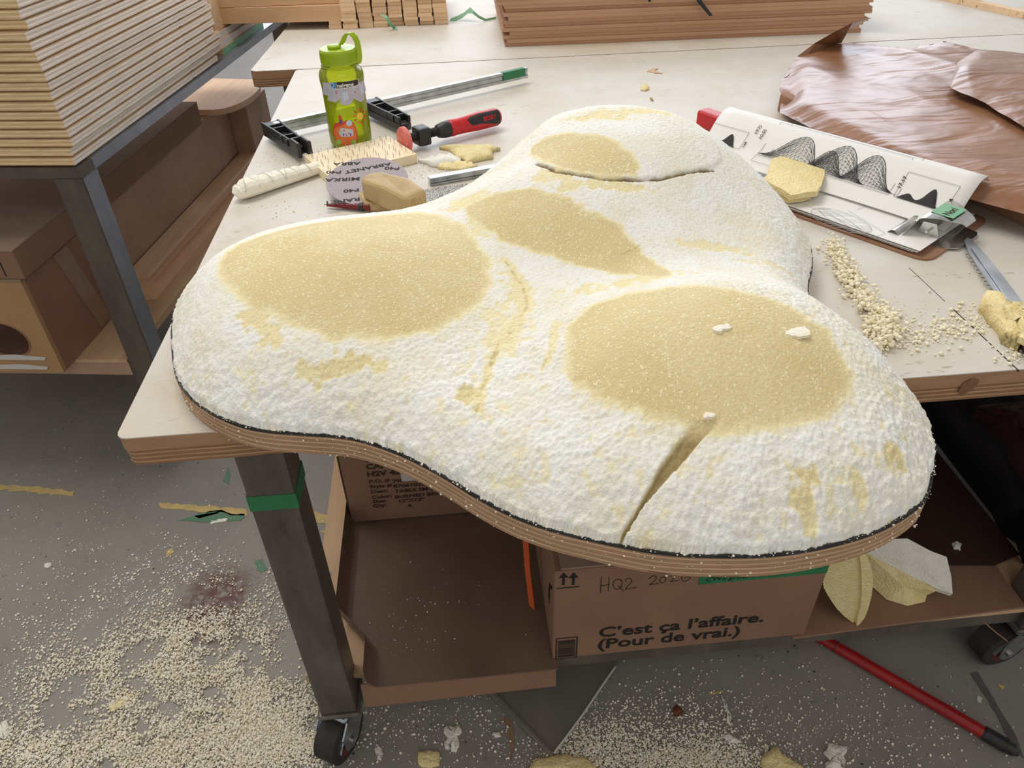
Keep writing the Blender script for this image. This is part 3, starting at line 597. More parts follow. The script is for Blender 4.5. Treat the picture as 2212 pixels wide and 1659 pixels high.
tt = text('nalgene', .0105, None, None, None, M['white'], bt, .0002, 'name_lettering', .12, (u1 - u0) / .0415, onbottle(u0, v0, sl, RB + .002))
ap = [(400, 1150), (425, 1165), (448, 1235), (480, 1215), (545, 1215), (575, 1250), (610, 1320), (622, 1400), (625, 1490), (600, 1515), (555, 1510), (430, 1510), (385, 1510), (360, 1470), (350, 1410), (330, 1380), (330, 1300), (350, 1250), (410, 1235), (388, 1170)]
sticker('sticker', [bx(*p) for p in ap], 'stick_red', 0, 'orange fruit shaped sticker')
cxa, cya = 478, 1385
sticker('sticker_print', [bx(cxa + (x - cxa) * .9, cya + (y - cya) * .93) for x, y in ap[4:-3]], 'stick_or', 1)
sticker('sticker_print', [bx(*p) for p in [(405, 1335), (425, 1305), (470, 1310), (560, 1320), (572, 1360), (565, 1400), (500, 1412), (430, 1410), (402, 1370)]], 'stick_pale', 2)
for x, y, c in ((420, 1345, 'stick_green'), (455, 1385, 'mauve'), (490, 1390, 'stick_pink'), (520, 1370, 'stick_pink'), (540, 1385, 'mauve'), (500, 1340, 'stick_yel'), (460, 1335, 'stick_or')): sticker('sticker_print', disc(x, y, 9, 16, 8), c, 3)
for x, y, rx, c in ((400, 1475, 32, 'stick_green'), (575, 1480, 34, 'stick_green'), (520, 1248, 36, 'stick_pale')): sticker('sticker_print', disc(x, y, rx, rx), c, 2)
sticker('sticker_print', disc(420, 1232, 20, 26, 10), 'mauve', 2)
for t in range(10):
    a = t * .628; x, y = 648 + 62 * math.cos(a), 1165 + 78 * math.sin(a); c, s = math.cos(a), math.sin(a)
    sticker('sticker', [bx(x + p * c - q * s, y + p * s + q * c) for p, q in ((-18, 0), (-6, -11), (16, -9), (20, 0), (16, 9), (-6, 11))], 'stick_or' if t % 2 else 'stick_red', 1)
sticker('sticker', disc(648, 1165, 38, 46), 'stick_yel', 1, 'yellow sun sticker')
sticker('sticker', [bx(*p) for p in [(740, 930), (752, 925), (762, 1040), (750, 1060)]], 'white', 1)

# bar clamps
def clamp_screw(t, o, axis, zc, hl, pad=True, txt=False):
    ax = np.array([*axis, 0.]); o = np.array([*o, zc])
    if pad: ob('pressure_pad', lathe([(.019, 0), (.024, .001), (.0255, .004), (.0255, .010), (.021, .013), (.008, .014)], o, ax, 28), [M['redpad'], M['red']], t, label='dusty red pad', smooth=False)
    zig = [(.0075 if k % 2 else .0094, .014 + k * .0022) for k in range(36)]
    ob('threaded_rod', lathe(zig, o, ax, 16), M['blackiron'], t)
    ob('handle_collar', lathe([(.009, .080), (.013, .084), (.0165, .098), (.0172, .108), (.016, .112)], o, ax, 24), M['black'], t, smooth=True)
    h = ob('handle', lathe([(.016, .110), (.0175, .116), (.0165, .130), (.0172, .155), (.0188, .180), (.0188, .092 + hl), (.015, .100 + hl), (.005, .102 + hl)], o, ax, 24), M['red'], t, smooth=True, label='red handle')
    side = np.cross(ax, [0, 0, 1]); toc = CAM - o; b = toc - ax * (toc @ ax); b /= np.linalg.norm(b); sd = np.cross(ax, b)
    pts = [(.150, -.45), (.160, -.75), (.185, -.85), (.094 + hl, -.8), (.094 + hl, 1.0), (.20, .55), (.178, .35), (.158, .35)]
    def onh(p):
        p = np.asarray(p, float); rr = np.interp(p[:, 0], [.13, .155, .18, .3], [.0165, .0172, .0188, .0188]) + .0004
        return o + ax * p[:, :1] + rr[:, None] * (b * np.cos(p[:, 1:2]) - sd * np.sin(p[:, 1:2]) * -1)
    bm = bmesh.new(); bm.faces.new([bm.verts.new((a, q, 0)) for a, q in pts])
    for k in np.arange(-.8, 1.0, .2): bmesh.ops.bisect_plane(bm, geom=bm.verts[:] + bm.edges[:] + bm.faces[:], plane_co=(0, k, 0), plane_no=(0, 1, 0))
    bmesh.ops.bisect_plane(bm, geom=bm.verts[:] + bm.edges[:] + bm.faces[:], plane_co=(.18, 0, 0), plane_no=(1, 0, 0)); bmesh.ops.triangulate(bm, faces=bm.faces[:])
    v, f = dump(bm); ob('handle_grip', (onh(v[:, :2]), f), M['black'], h, label='black soft grip panel')
    if txt:
        sg = 1 if sd[2] > 0 else -1
        text('BESSEY', .0125, None, None, None, M['red'], h, .0003, 'handle_lettering', 0, .82, lambda v: onh(np.c_[.187 + v[:, 0], (-.15 + v[:, 1] / .0188) * sg]) + b * .0008)
def arm(t, name, o, along, width0, width1, length, zc, hgt, prong=False):
    ex = np.array([*along, 0.]); ey = np.array([-ex[1], ex[0], 0]); fr = frame((*o, zc - hgt / 2), ex, ey)
    a = ob(name, bevel(prism([(-.022, -width0 / 2 + .006), (-.014, -width0 / 2), (length, -width1 / 2), (length + .006, 0), (length, width1 / 2), (-.014, width0 / 2), (-.022, width0 / 2 - .006)], 0, hgt * .55, fr), .0025, 2), M['black'], t)
    for s in (-1, 1): ob('arm_rim', prism([(-.016, s * width0 / 2), (length, s * width1 / 2), (length, s * (width1 / 2 - .005)), (-.016, s * (width0 / 2 - .006))], hgt * .55, hgt, fr, .0012), M['black'], a)
    for q in (-.012, .03, length * .62, length * .82): ob('arm_rib', prism([(q, -width0 / 2 + .003), (q + (.024 if q < 0 else .004), -width0 / 2 + .003), (q + (.024 if q < 0 else .004), width0 / 2 - .003), (q, width0 / 2 - .003)], hgt * .5, hgt * .96, fr), M['black'], a)
    if prong:
        for s in (-1, 1): ob('jaw_prong', bevel(box(length - .012, length + .03, s * .011 - .004, s * .011 + .004, .002, hgt * 1.15, fr), .002), M['black'], a)
    return a
B = np.array([.213 + .36, 1.957 - 1.627]); BL = np.linalg.norm(B); B /= BL; N = np.array([B[1], -B[0]])
zc = TZ + .0256
c1 = thing('bar_clamp', 'long zinc bar clamp with red and black handle lying behind the lime bottle', 'clamp', (-.1, 1.76, TZ))
cb = np.array([-.362, 1.632]); fr = frame((*cb, zc - .012), (*B, 0), (-B[1], B[0], 0))
prof = [(-.0055, 0), (.0055, 0), (.0055, .006), (.0035, .008), (.0035, .016), (.0055, .018), (.0055, .024), (-.0055, .024), (-.0055, .018), (-.0035, .016), (-.0035, .008), (-.0055, .006)]
bar = ob('clamp_bar', prism(prof, 0, BL, frame((*cb, zc - .012), (-B[1], B[0], 0), (0, 0, 1), (*B, 0))), M['zinc'], c1, label='grooved zinc bar')
ob('green_tape', box(BL - .075, BL - .008, -.0064, .0064, .006, .0248, fr), M['green'], bar, label='green tape wrapped on the bar end')
arm(c1, 'fixed_jaw', cb - B * .002, N, .040, .026, .138, zc - .001, .028, True)
arm(c1, 'sliding_arm', cb + B * .232, N, .040, .028, .150, zc, .030)
so = un(868, 303, zc)[:2]; np_ = so + B * .046
ob('screw_nut', bevel(box(-.014, .014, -.017, .017, -.018, .018, frame((*np_, zc), (*B, 0), (-B[1], B[0], 0))), .005, 2), M['black'], c1)
clamp_screw(c1, so, B, zc, .136, True, True)
c2 = thing('bar_clamp', 'steel clamp bar poking out between the foam sculpture and the nail board', 'clamp', (.15, 1.42, TZ))
d2 = np.array([.956, .293]); d2 /= np.linalg.norm(d2)
ob('clamp_bar', prism([(x * 1.35, y * .62) for x, y in prof], 0, .42, frame((*un(928, 400)[:2], TZ + .0005), (-d2[1], d2[0], 0), (0, 0, 1), (*d2, 0))), M['zinc'], c2)
c3 = thing('bar_clamp', 'red clamp handle sticking out from under the drawing sheet', 'clamp', (.6, 1.6, TZ))
p0 = un(1548, 262, TZ + .02)[:2]; d3 = np.array([-.47, .88]); d3 /= np.linalg.norm(d3)
ob('handle', bevel(box(-.02, .045, -.0175, .0175, -.018, .018, frame((*p0, TZ + .0185), (*d3, 0), (-d3[1], d3[0], 0))), .009, 3), M['red'], c3)
ob('handle_collar', bevel(box(-.045, -.018, -.015, .015, -.015, .015, frame((*p0, TZ + .0185), (*d3, 0), (-d3[1], d3[0], 0))), .005, 2), M['black'], c3)

# nail board with a taped handle
e = np.array([.119, .062]); e /= np.linalg.norm(e); q = np.array([-e[1], e[0]])
nb = thing('nail_board', 'pale plywood paddle studded with nails, its handle wrapped in cream tape', 'rasp', (-.2, 1.43, TZ))
o_ = np.array([-.284, 1.481]); L_, W_ = .185, .125; fr = frame((*o_, TZ + .0005), (*e, 0), (*-q, 0), (0, 0, 1))
v_, f_ = box(0, L_, 0, W_, 0, .018, fr); ob('board', (v_, [t[::-1] for t in f_]), M['nailwood'], nb)
r = np.random.default_rng(5); k = 0; npz = []
for i in range(10):
    for j in range(7):
        x, y = .010 + i * .0185 + (r.random() - .5) * .008, .010 + j * .0175 + (r.random() - .5) * .008; a = frame((*o_, TZ), (*e, 0), (*-q, 0), (0, 0, 1)); b0 = inframe([[x, y, .018]], a)[0]
        ob('nail', lathe([(.0007, 0), (.0006, .007 + .002 * r.random()), (.0001, .0105)], b0, (.25 * (r.random() - .5), .25 * (r.random() - .5), 1), 5), M['nail'], nb)
hs = o_ - q * .062 + e * .004
pts = [hs + (np.array([-.385, 1.318]) - hs) * t for t in np.linspace(0, 1, 26)]
rad = np.interp(np.linspace(0, 1, 26), [0, .1, .5, .85, .95, 1], [.0125, .0135, .0165, .0195, .017, .010]) * (1 + .06 * np.array([math.sin(i * 2.1) for i in range(26)]))
ob('taped_handle', tube([(*p, TZ + .0005 + .92 * rr) for p, rr in zip(pts, rad)], rad, 14, True, .9), M['tape'], nb, label='handle wrapped in crinkled cream masking tape')
for i in range(4, 25, 2):
    p = pts[i]; hd = (pts[1] - pts[0]) / np.linalg.norm(pts[1] - pts[0]); rr = rad[i] + .0006; sk = .45 * (1 if i % 4 else -.6)
    ring = [(*(p + np.array([-hd[1], hd[0]]) * rr * math.cos(t) + hd * rr * sk * math.cos(t)), TZ + .0005 + .92 * rad[i] + rr * .9 * math.sin(t)) for t in np.linspace(.1, 3.04, 14)]
    ob('tape_wrap_edge', tube(ring, .0006, 4), M['label'], nb)

# abrasive disc leaning on the nail board
dc = un(794, 394, TZ + .018); tn_ = frame((dc[0], dc[1], TZ + .0215), (1, .08, 0), (-.075, .98, .12))
ad = thing('sanding_disc', 'round lilac sanding disc with black print leaning on the nail board', 'sandpaper', (dc[0], dc[1], TZ))
RD = .074
ob('disc', prism([(RD * math.cos(t), RD * 1.15 * math.sin(t)) for t in np.arange(48) * 2 * math.pi / 48], 0, .0012, tn_), M['abrasive'], ad)
def disctext(s, size, x, y, rot, bold=.0004, sp=1.):
    c, s_ = math.cos(rot), math.sin(rot); o, a, b, n_ = tn_
    text(s, size, o + a * x + b * y + n_ * .0016, a * c + b * s_, -a * s_ + b * c, M['inkbrown'] if 'P' in s else M['ink'], ad, bold, 'disc_lettering', 0, 1.25, None, sp)
for s, sz, x, y, rt in (('ABRANET', .016, .045, .058, 3.35), ('ABRA', .016, -.01, .07, 3.05), ('P40', .015, -.045, .042, 3.0), ('MIRKA', .017, -.012, .012, 3.05), ('P40', .015, .062, .036, 2.9), ('P40', .015, -.015, -.028, 3.15), ('ABRANET', .016, .01, -.058, 3.2)): disctext(s, sz, x, y, rt)

# tan resin sanding form: rounded fin on a foot plate
tb = thing('shaping_block', 'tan resin shaping block with a rounded fin lying against the sculpture', 'sanding block', (-.09, 1.27, TZ))
f0 = un(812, 392, TZ + .045)[:2]; f1 = un(902, 452, TZ + .025)[:2]
fd = f1 - f0; fl_n = np.linalg.norm(fd); fd /= fl_n
cap = [(.020 * math.cos(t) * -1.15, .0255 * math.sin(t)) for t in np.linspace(-1.57, 1.57, 9)][::-1]
plan = cap[::-1] + [(fl_n * .55, .028), (fl_n, .024), (fl_n, -.024), (fl_n * .55, -.028)]
v_, f_ = bevel(prism(plan, 0, .036), .0085, 3, 50); v_ = v_ + np.c_[np.zeros((len(v_), 2)), np.where(v_[:, 2] > .015, .010 * np.sin(np.clip(v_[:, 0] / fl_n, 0, 1) * 2.6) - .008 * np.clip(v_[:, 0] / fl_n, 0, 1), 0)]
gt = G('stained_tan_resin', (196, 168, 118), .55); ct_ = gt.mix(gt.ramp(gt.noise(30, 4, .6), .3, .7), (198, 172, 124), (178, 150, 102)); gt.color(gt.mix(gt.math('MULTIPLY', gt.ramp(gt.noise(22, 5, .7), .58, .70), .7), ct_, (112, 92, 74))).bump(gt.noise(120), .12)
ob('fin', (inframe(v_, frame((*f0, TZ + .0178), (*fd, 0), (-fd[1], fd[0], 0))), f_), gt.m, tb)
ob('foot_plate', prism(pxpoly([(762, 414), (772, 404), (800, 396), (838, 420), (925, 452), (915, 462), (790, 458), (776, 442)], TZ), TZ + .0005, TZ + .0175, None, .003), gt.m, tb)
mk = thing('marker_tip', 'dark red tapered tool tip poking out from under the tan block', 'tool', (*un(745, 444)[:2], TZ))
a_, b_ = un(706, 443, TZ + .006), un(800, 447, TZ + .009)
ob('tapered_shaft', tube([a_, a_ * .5 + b_ * .5, b_], [.0025, .005, .0068], 8), M['maroon'], mk)
ob('tip_band', tube([a_ * .25 + b_ * .75, a_ * .15 + b_ * .85], [.0066, .0072], 10), M['black'], mk, label='black band')
# speckled printed sheet half under the sculpture
g = G('speckled_print', (225, 225, 222), .8); g.color(g.mix(g.ramp(g.vor(330, 'DISTANCE_TO_EDGE'), .06, .12), (30, 30, 30), (215, 213, 208)))
tag(ob('printed_sheet', prism(pxpoly([(878, 420), (895, 414), (1010, 398), (1010, 440), (900, 446)], TZ), TZ + .0008, TZ + .0018), g.m), 'black and white speckled sheet sticking out from under the rear foam hill', 'paper')
def scrap(nm, pts, z, th, mat, label, cat, seed=0, group=None, **k): return tag(ob(nm, chunk(pxpoly(pts, z), z + .0003, th, seed, **k), M[mat], smooth=nm not in ('foam_wedge', 'wood_splinter')), label, cat, group)
scrap('foam_scrap', [(955, 322), (990, 318), (1050, 321), (1078, 325), (1060, 345), (1010, 358), (985, 340)], TZ, .014, 'yfoam2', 'yellow curved foam sliver behind the sculpture, farthest of the loose offcuts there', 'foam offcut', 3, 'foam offcuts by the clamp', bumpy=.1)
scrap('foam_scrap', [(898, 350), (930, 345), (975, 338), (1000, 352), (985, 362), (930, 362)], TZ, .012, 'wfoam', 'ragged cream foam scrap left of the yellow sliver behind the sculpture', 'foam offcut', 4, 'foam offcuts by the clamp', bumpy=.5)
scrap('foam_scrap', [(935, 352), (965, 347), (1010, 355), (1030, 362), (990, 372), (945, 364)], TZ, .009, 'yfoam', 'small olive yellow foam flake beside the cut end of the clamp bar', 'foam offcut', 5, 'foam offcuts by the clamp', bumpy=.4)
scrap('wood_splinter', [(1397, 155), (1408, 148), (1424, 148), (1414, 153), (1430, 160), (1410, 158)], TZ, .002, 'wood', 'thin wood splinter on the bare bench above the rear foam hill', 'splinter', 6, bumpy=.1)
scrap('foam_crumb', [(1384, 187), (1395, 184), (1404, 190), (1398, 197), (1386, 196)], TZ, .006, 'yfoam2', 'yellow foam crumb on the bench below the splinter', 'crumb', 7)
scrap('dark_crumb', [(1404, 213), (1410, 213), (1412, 219), (1406, 218)], TZ, .004, 'tan', 'tiny brown crumb on the bench above the rear foam hill', 'crumb', 8)

# brown glossy wrap over an mdf board
d1 = np.array([.172, -.617]); d1 /= np.linalg.norm(d1); dd = np.array([-d1[1], d1[0]])
bo = np.array([.741, 1.647])
tag(ob('mdf_board', prism([bo, bo + d1 * 1.0, bo + d1 * 1.0 + dd * .6, bo + dd * .6], TZ + .0003, TZ + .038, None, .002), M['board']), 'thick brown mdf board under the glossy brown wrap, behind the clipboard', 'board')
wrap_px = [((1684, 236), .902), ((1681, 205), .925), ((1688, 172), .938), ((1703, 148), .944), ((1722, 122), .952), ((1752, 100), .955), ((1790, 94), .955), ((1822, 91), .955), ((1880, 96), .955), ((1960, 106), .955), ((2000, 98), .958), ((2040, 88), .966), ((2075, 96), .966), ((2110, 106), .962), ((2160, 114), .958), ((2260, 124), .955), ((2330, 300), .945), ((2330, 500), .942), ((2212, 462), .942), ((2130, 440), .942), ((2040, 415), .942), ((1980, 385), .942), ((1900, 345), .942), ((1800, 300), .942), ((1735, 268), .942), ((1700, 250), .941), ((1684, 243), .941)]
wp = np.array([un(x, y, z) for (x, y), z in wrap_px]); poly = wp[:, :2]
gx_, gy_ = np.meshgrid(np.arange(poly[:, 0].min(), poly[:, 0].max() + .012, .012), np.arange(poly[:, 1].min(), poly[:, 1].max() + .012, .012)); GPp = np.stack([gx_.ravel(), gy_.ravel()], 1)
sd = sdist(GPp, poly); ny_, nx_ = gx_.shape
for i in np.nonzero((sd < 0) & (sd > -.0175))[0]:                 # pull rim vertices on to the outline
    best = 9
    for a, b in zip(poly, np.roll(poly, -1, 0)):
        ab = b - a; t = np.clip((GPp[i] - a) @ ab / (ab @ ab), 0, 1); z_ = a + t * ab; dq = np.hypot(*(GPp[i] - z_))
        if dq < best: best = dq; bp_ = z_
    GPp[i] = bp_
wgt = 1 / (np.linalg.norm(GPp[:, None] - poly[None], axis=2) ** 2.2 + 1e-4); ez = (wgt * wp[None, :, 2]).sum(1) / wgt.sum(1)
sdd = np.maximum(sd, 0); al = GPp @ d1; ac = GPp @ dd
onb = (GPp - bo) @ dd; inb = sstep(-.03, .03, onb)
zz = ez * (1 - sstep(0, .05, sdd)) + (.9415 + .010 * fbm(al, ac, 5, 7, 3) + .012 * np.maximum(0, fbm(al * .35, ac, 9, 8, 2) - .45) * 2 + .010 * sstep(.3, .65, ac - 0.3) ) * sstep(0, .05, sdd)
zz = np.maximum(zz, .901 + .0395 * inb)
k_ = (sd > -.0175).reshape(ny_, nx_); ck = k_[:-1, :-1] & k_[1:, :-1] & k_[:-1, 1:] & k_[1:, 1:]; j_, i_ = np.nonzero(ck); a_ = j_ * nx_ + i_
qf_ = np.stack([a_, a_ + 1, a_ + nx_ + 1, a_ + nx_], 1); us = np.unique(qf_); ix = -np.ones(len(GPp), int); ix[us] = np.arange(len(us))
wt = thing('glossy_wrap', 'large crinkled sheet of glossy brown wrap with a curled corner, spread over the mdf board', 'wrapping sheet', (1.1, 1.5, TZ))
ob('wrap_sheet', (np.c_[GPp, zz][us], ix[qf_]), M['film'], wt, smooth=True)
cp = [un(*p) for p in ((1688, 170, .940), (1722, 122, .952), (1760, 93, .975), (1800, 70, 1.0), (1842, 48, 1.03), (1882, 38, 1.035))]
cq = [un(*p) for p in ((1700, 165, .942), (1745, 118, .952), (1790, 98, .954), (1818, 92, .957), (1835, 62, .99), (1872, 44, 1.02))]
ob('curled_corner', thicken((np.array(cp + cq), [(i, i + 1, 7 + i, 6 + i) for i in range(5)]), .0008), M['film'], wt, smooth=False, label='corner of the wrap curling up')
def fold2(u, v):
    pa = np.array([un(*p) for p in ((2052, 190, .972), (2066, 138, .972), (2112, 108, .970), (2170, 114, .968), (2260, 124, .966))]); pb = np.array([un(*p) for p in ((2052, 190, .972), (2075, 205, .970), (2130, 228, .968), (2180, 262, .965), (2300, 330, .962))])
    t = u * 4; i = np.minimum(t.astype(int), 3); w_ = (t - i)[:, None]; A = pa[i] * (1 - w_) + pa[i + 1] * w_; Bq = pb[i] * (1 - w_) + pb[i + 1] * w_; p = A * (1 - v[:, None]) + Bq * v[:, None]; p[:, 2] += .014 * np.sin(v * 3.1) * np.minimum(1, u * 3) + .006 * fbm(p[:, 0], p[:, 1], 14, 12, 2); return p
ob('folded_flap', grid(24, 14, fold2), M['film'], wt, smooth=True, label='flap of the wrap folded back over itself')

# clipboard with papers
e1 = np.array([-.58, .81]); e1 /= np.linalg.norm(e1); e2 = np.array([e1[1], -e1[0]]); CO = np.array([.699, .934]); CBL, CBW = .345, .215
def cbf(z): return frame((*CO, z), (*e1, 0), (*e2, 0), (0, 0, 1))
def flip(vf): return vf[0], [q[::-1] for q in vf[1]]
cl = thing('clipboard', 'brown hardboard clipboard with a chrome clip beside the carving knife', 'clipboard', (*(CO + e1 * .15 + e2 * .1), TZ))
def rr(x0, x1, y0, y1, r): return [(a, b) for a, b in [(x0 + r, y0), (x1 - r, y0), (x1, y0 + r), (x1, y1 - r), (x1 - r, y1), (x0 + r, y1), (x0 + .3 * r, y1 - .3 * r), (x0, y1 - r), (x0, y0 + r), (x0 + .3 * r, y0 + .3 * r)]]
ob('board', flip(prism(rr(0, CBL, 0, CBW, .02), 0, .0032, cbf(TZ + .0004))), M['board'], cl)
zb = TZ + .0038
def clipv(vf): return flip((inframe(np.asarray(vf[0]) * [1, 1, .85] + [.022, -.004, 0], cbf(zb)), vf[1]))
ob('clip_base', clipv(prism([(-.018, .060), (.030, .045), (.034, .060), (.034, .150), (.030, .165), (-.030, .150), (-.034, .138), (-.034, .075)], 0, .0012)), M['chrome'], cl)
def lever(u, v):
    s = u * .072 - .030; zz = np.interp(s, [-.030, -.027, .005, .025, .032, .042], [.036, .040, .046, .046, .030, .006]); hw = np.interp(s, [-.030, -.02, .01, .03, .042], [.016, .022, .040, .058, .070]); return np.c_[s, .105 + (v - .5) * 2 * hw, zz]
ob('clip_lever', clipv(thicken(grid(14, 5, lever), .0012)), M['chrome'], cl, label='chrome spring lever')
ob('clip_jaw', clipv(thicken(grid(6, 9, lambda u, v: np.c_[.042 + .020 * u + 0 * v, .105 + (v - .5) * .145, .0085 + .018 * u * (1 - u) * 2 + .0025 * (1 - u)]), .001)), M['chrome'], cl)
ob('spring_pin', clipv(tube([(.012, .055, .022), (.012, .155, .022)], .0022, 8)), M['chrome'], cl)
for s in (.066, .144): ob('clip_cheek', clipv(prism([(-.01, 0), (.03, 0), (.024, .034), (.004, .036)], -.0006, .0006, (np.array([0, s, 0]), np.array([1., 0, 0]), np.array([0, 0, 1.]), np.array([0, -1., 0])))), M['chrome'], cl)
tp = ob('green_tape', clipv(box(-.010, .024, .082, .128, .0462, .0468)), M['paleg'], cl, label='pale green tape tag with pencilled word')
lo = inframe([[.020, .116, .0473 * .85]], cbf(zb))[0]; text('Nori', .017, lo - np.array([*(e2 * .034), 0]), np.array([*e2, 0]), np.array([*e1, 0]), M['inkbrown'], cl, .0002, 'tape_lettering')
def sheet(nm, s0, s1, t0, t1, z, label, mat='paper2', wave=.0012, seed=1, curl=0.):
    def fn(u, v):
        s = s0 + (s1 - s0) * u; t = t0 + (t1 - t0) * v; zq = z + wave * (fbm(s, t, 9, seed, 2)) + curl * np.maximum(0, u - .75) ** 2 * v + .004 * np.exp(-((s - .055) / .02) ** 2) * 0
        return inframe(np.c_[s, t, zq * 1.0], cbf(0))
    return tag(ob(nm, flip(thicken(grid(16, 10, fn), .0004)), M[mat], smooth=False), label, 'paper', 'sheets on the clipboard')
for i, (ds, dt) in enumerate(((0, .004), (.004, -.002), (.001, .001), (-.003, -.004))):
    sheet('paper_sheet', .024 + ds, .33 + ds, .008 + dt, .20, zb + .0008 + i * .0016, ['lowest white sheet in the clipboard stack', 'second lowest white sheet in the clipboard stack', 'third white sheet up in the clipboard stack', 'fourth white sheet up in the clipboard stack'][i], 'white', .0006, i)
zs = zb + .0090
shA = sheet('drawing_sheet', .018, .34, .004, .19, zs, 'white sheet with a pale grey net drawing on top of the clipboard stack', 'white', .0008, 9)
def onA(p, z=zs + .0016): p = np.asarray(p, float); return inframe(np.c_[p[:, 0], p[:, 1], np.full(len(p), z)], cbf(0))
def ab(px, py, z=zs): w_ = un(px, py, z)[:2] - CO; return np.array([w_ @ e1, w_ @ e2])
# pale net drawing: leaf outline with curved ribs
ol = [ab(*p) for p in ((1755, 450), (1800, 452), (1850, 470), (1880, 490), (1884, 502), (1850, 508), (1800, 495), (1765, 478), (1750, 465))]; oc = chaikin(ol, 2); segs = [(oc[i], oc[(i + 1) % len(oc)]) for i in range(len(oc))]
n2 = len(oc) // 2
for t in np.linspace(.08, .92, 12): i = int(t * n2); segs.append((oc[i], oc[-i]))
for wv in (.3, .5, .7): L_s = [oc[i] * wv + oc[-i] * (1 - wv) for i in range(1, n2)]; segs += list(zip(L_s[:-1], L_s[1:]))
for p_, q_ in (((1735, 442), (1895, 512)), ((1895, 512), (1912, 505)), ((1912, 505), (1830, 455)), ((1755, 430), (1820, 410)), ((1850, 455), (1895, 435)), ((1770, 420), (1895, 435))): segs.append((ab(*p_), ab(*q_)))
flat = np.array([q for sg in segs for q in sg]); w3 = onA(flat); ob('drawing_lines', quads([(w3[2 * i], w3[2 * i + 1]) for i in range(len(segs))], .0007), M['greyline'], shA)
# large sheet with the black net hills, its far half riding up on the wrapped board
SL0, SL1, T0, T1 = .022, .512, .088, .258
def zB(t): return np.interp(t, [.088, .105, .13, .15, .18, .205, .235, .258], [zs + .004, zs + .005, zs + .010, zs + .020, TZ + .058, TZ + .072, TZ + .074, TZ + .060])
def onB(s, t, up=0.): s = np.asarray(s, float); t = np.asarray(t, float); tt_ = .088 + (t - .088) * (.76 + .0 * t) ; return inframe(np.c_[s, tt_, zB(t) + up], cbf(0))
def fnB(u, v): s = SL0 + (SL1 - SL0) * u; t = T0 + (T1 - T0) * v; p = onB(s, t); p[:, 2] += .003 * np.sin(u * 7) * (1 - v) * .4; return p
shB = tag(ob('drawing_sheet', flip(thicken(grid(20, 24, fnB), .0005)), M['white'], smooth=True), 'large curled white sheet printed with black net hills, riding up on the brown wrap', 'paper', 'sheets on the clipboard')
def seg_on(ps, w_, mat, up=.0026):
    A = np.array([p for s in ps for p in s]); w3 = onB(A[:, 0], A[:, 1], up); ob('drawing_lines', quads([(w3[2 * i], w3[2 * i + 1]) for i in range(len(ps))], w_, (-.12, -.45, .88)), M[mat], shB)
def sx(px, py): return (un(px, py, TZ + .035)[:2] - CO) @ e1
TB = .142; S_a, S_b = sx(1657, 318), sx(1936, 408); r = np.random.default_rng(3)
def hill(s0, s1, hgt, pk, nu, nv, back=0.):
    ps = []; f = lambda u: hgt * (np.exp(-((u - pk) / .30) ** 2) * (1 - abs(2 * u - 1) ** 4) + .14 * u * (1 - u) * 4)
    g_ = [[np.array([s0 + (s1 - s0) * (u + .03 * math.sin(j * 2.3 + u * 9) / nu * 6), TB + back * 0 + f(np.array(u)) * (j / nv) ** .8]) for u in np.linspace(0, 1, nu)] for j in range(nv + 1)]
    for j in range(nv + 1):
        for i in range(nu):
            if i + 1 < nu: ps.append((g_[j][i], g_[j][i + 1]))
            if j < nv: ps.append((g_[j][i], g_[j + 1][i]))
            if j < nv and i + 1 < nu: ps.append((g_[j][i], g_[j + 1][i + 1]))
    return ps, [(g_[nv][i], g_[nv][i + 1]) for i in range(nu - 1)]
dS = S_b - S_a
for a_, b_, hh, pk in ((0, .47, .046, .60), (.36, .80, .050, .50), (.34, .66, .034, .5), (.62, 1.0, .048, .46)):
    ps, tp_ = hill(S_a + dS * a_, S_a + dS * b_, hh, pk, 17, 9); seg_on(ps, .00055, 'line'); seg_on(tp_, .0012, 'line', .0028)
def solid(s0, s1, hh):
    u = np.linspace(0, 1, 24); t = TB - .004 + hh * (.45 * np.exp(-((u - .25) / .16) ** 2) + np.exp(-((u - .72) / .17) ** 2)) * np.minimum(1, 8 * np.minimum(u, 1 - u)); s = s0 + (s1 - s0) * u
    lo_, hi_ = onB(s, np.full(24, TB - .004), .0026), onB(s, t, .0026); ob('drawing_hill', (np.vstack([lo_, hi_]), [(24 + i, 25 + i, i + 1, i) for i in range(23)]), M['line'], shB, label='solid black hill print')
solid(sx(1552, 280), sx(1612, 302), .024); solid(sx(1943, 412), sx(2036, 440), .030)
def rect(s0, s1, t0, t1): return [((s0, t0), (s1, t0)), ((s1, t0), (s1, t1)), ((s1, t1), (s0, t1)), ((s0, t1), (s0, t0))]
fl_ = rect(S_a - .002, S_b + .004, TB - .004, TB + .075) + rect(S_a - .022, S_b - .01, TB + .0, TB + .086) + rect(sx(1548, 280), sx(1622, 305), TB - .004, TB + .03) + rect(sx(1940, 412), sx(2050, 445), TB - .004, TB + .04) + rect(S_a, S_a + dS * .42, TB - .026, TB - .004)
seg_on([(np.array(a), np.array(b)) for a, b in fl_], .0006, 'line')
def btext(s, ps, pt, sz): text(s, sz, None, None, None, M['line'], shB, .0001, 'dimension_lettering', 0, 1, lambda v: onB(ps + v[:, 1], pt + v[:, 0], .0028))
btext('19.75', S_a + .024, TB + .030, .009); btext('10.00', S_a + .010, TB + .024, .009); btext('17.17', S_b - .008, TB + .012, .009); btext('9.74', sx(2052, 446), TB + .004, .009); btext('5.98', sx(1630, 306), TB + .002, .007); btext('17.85', S_a + dS * .19, TB - .022, .007)
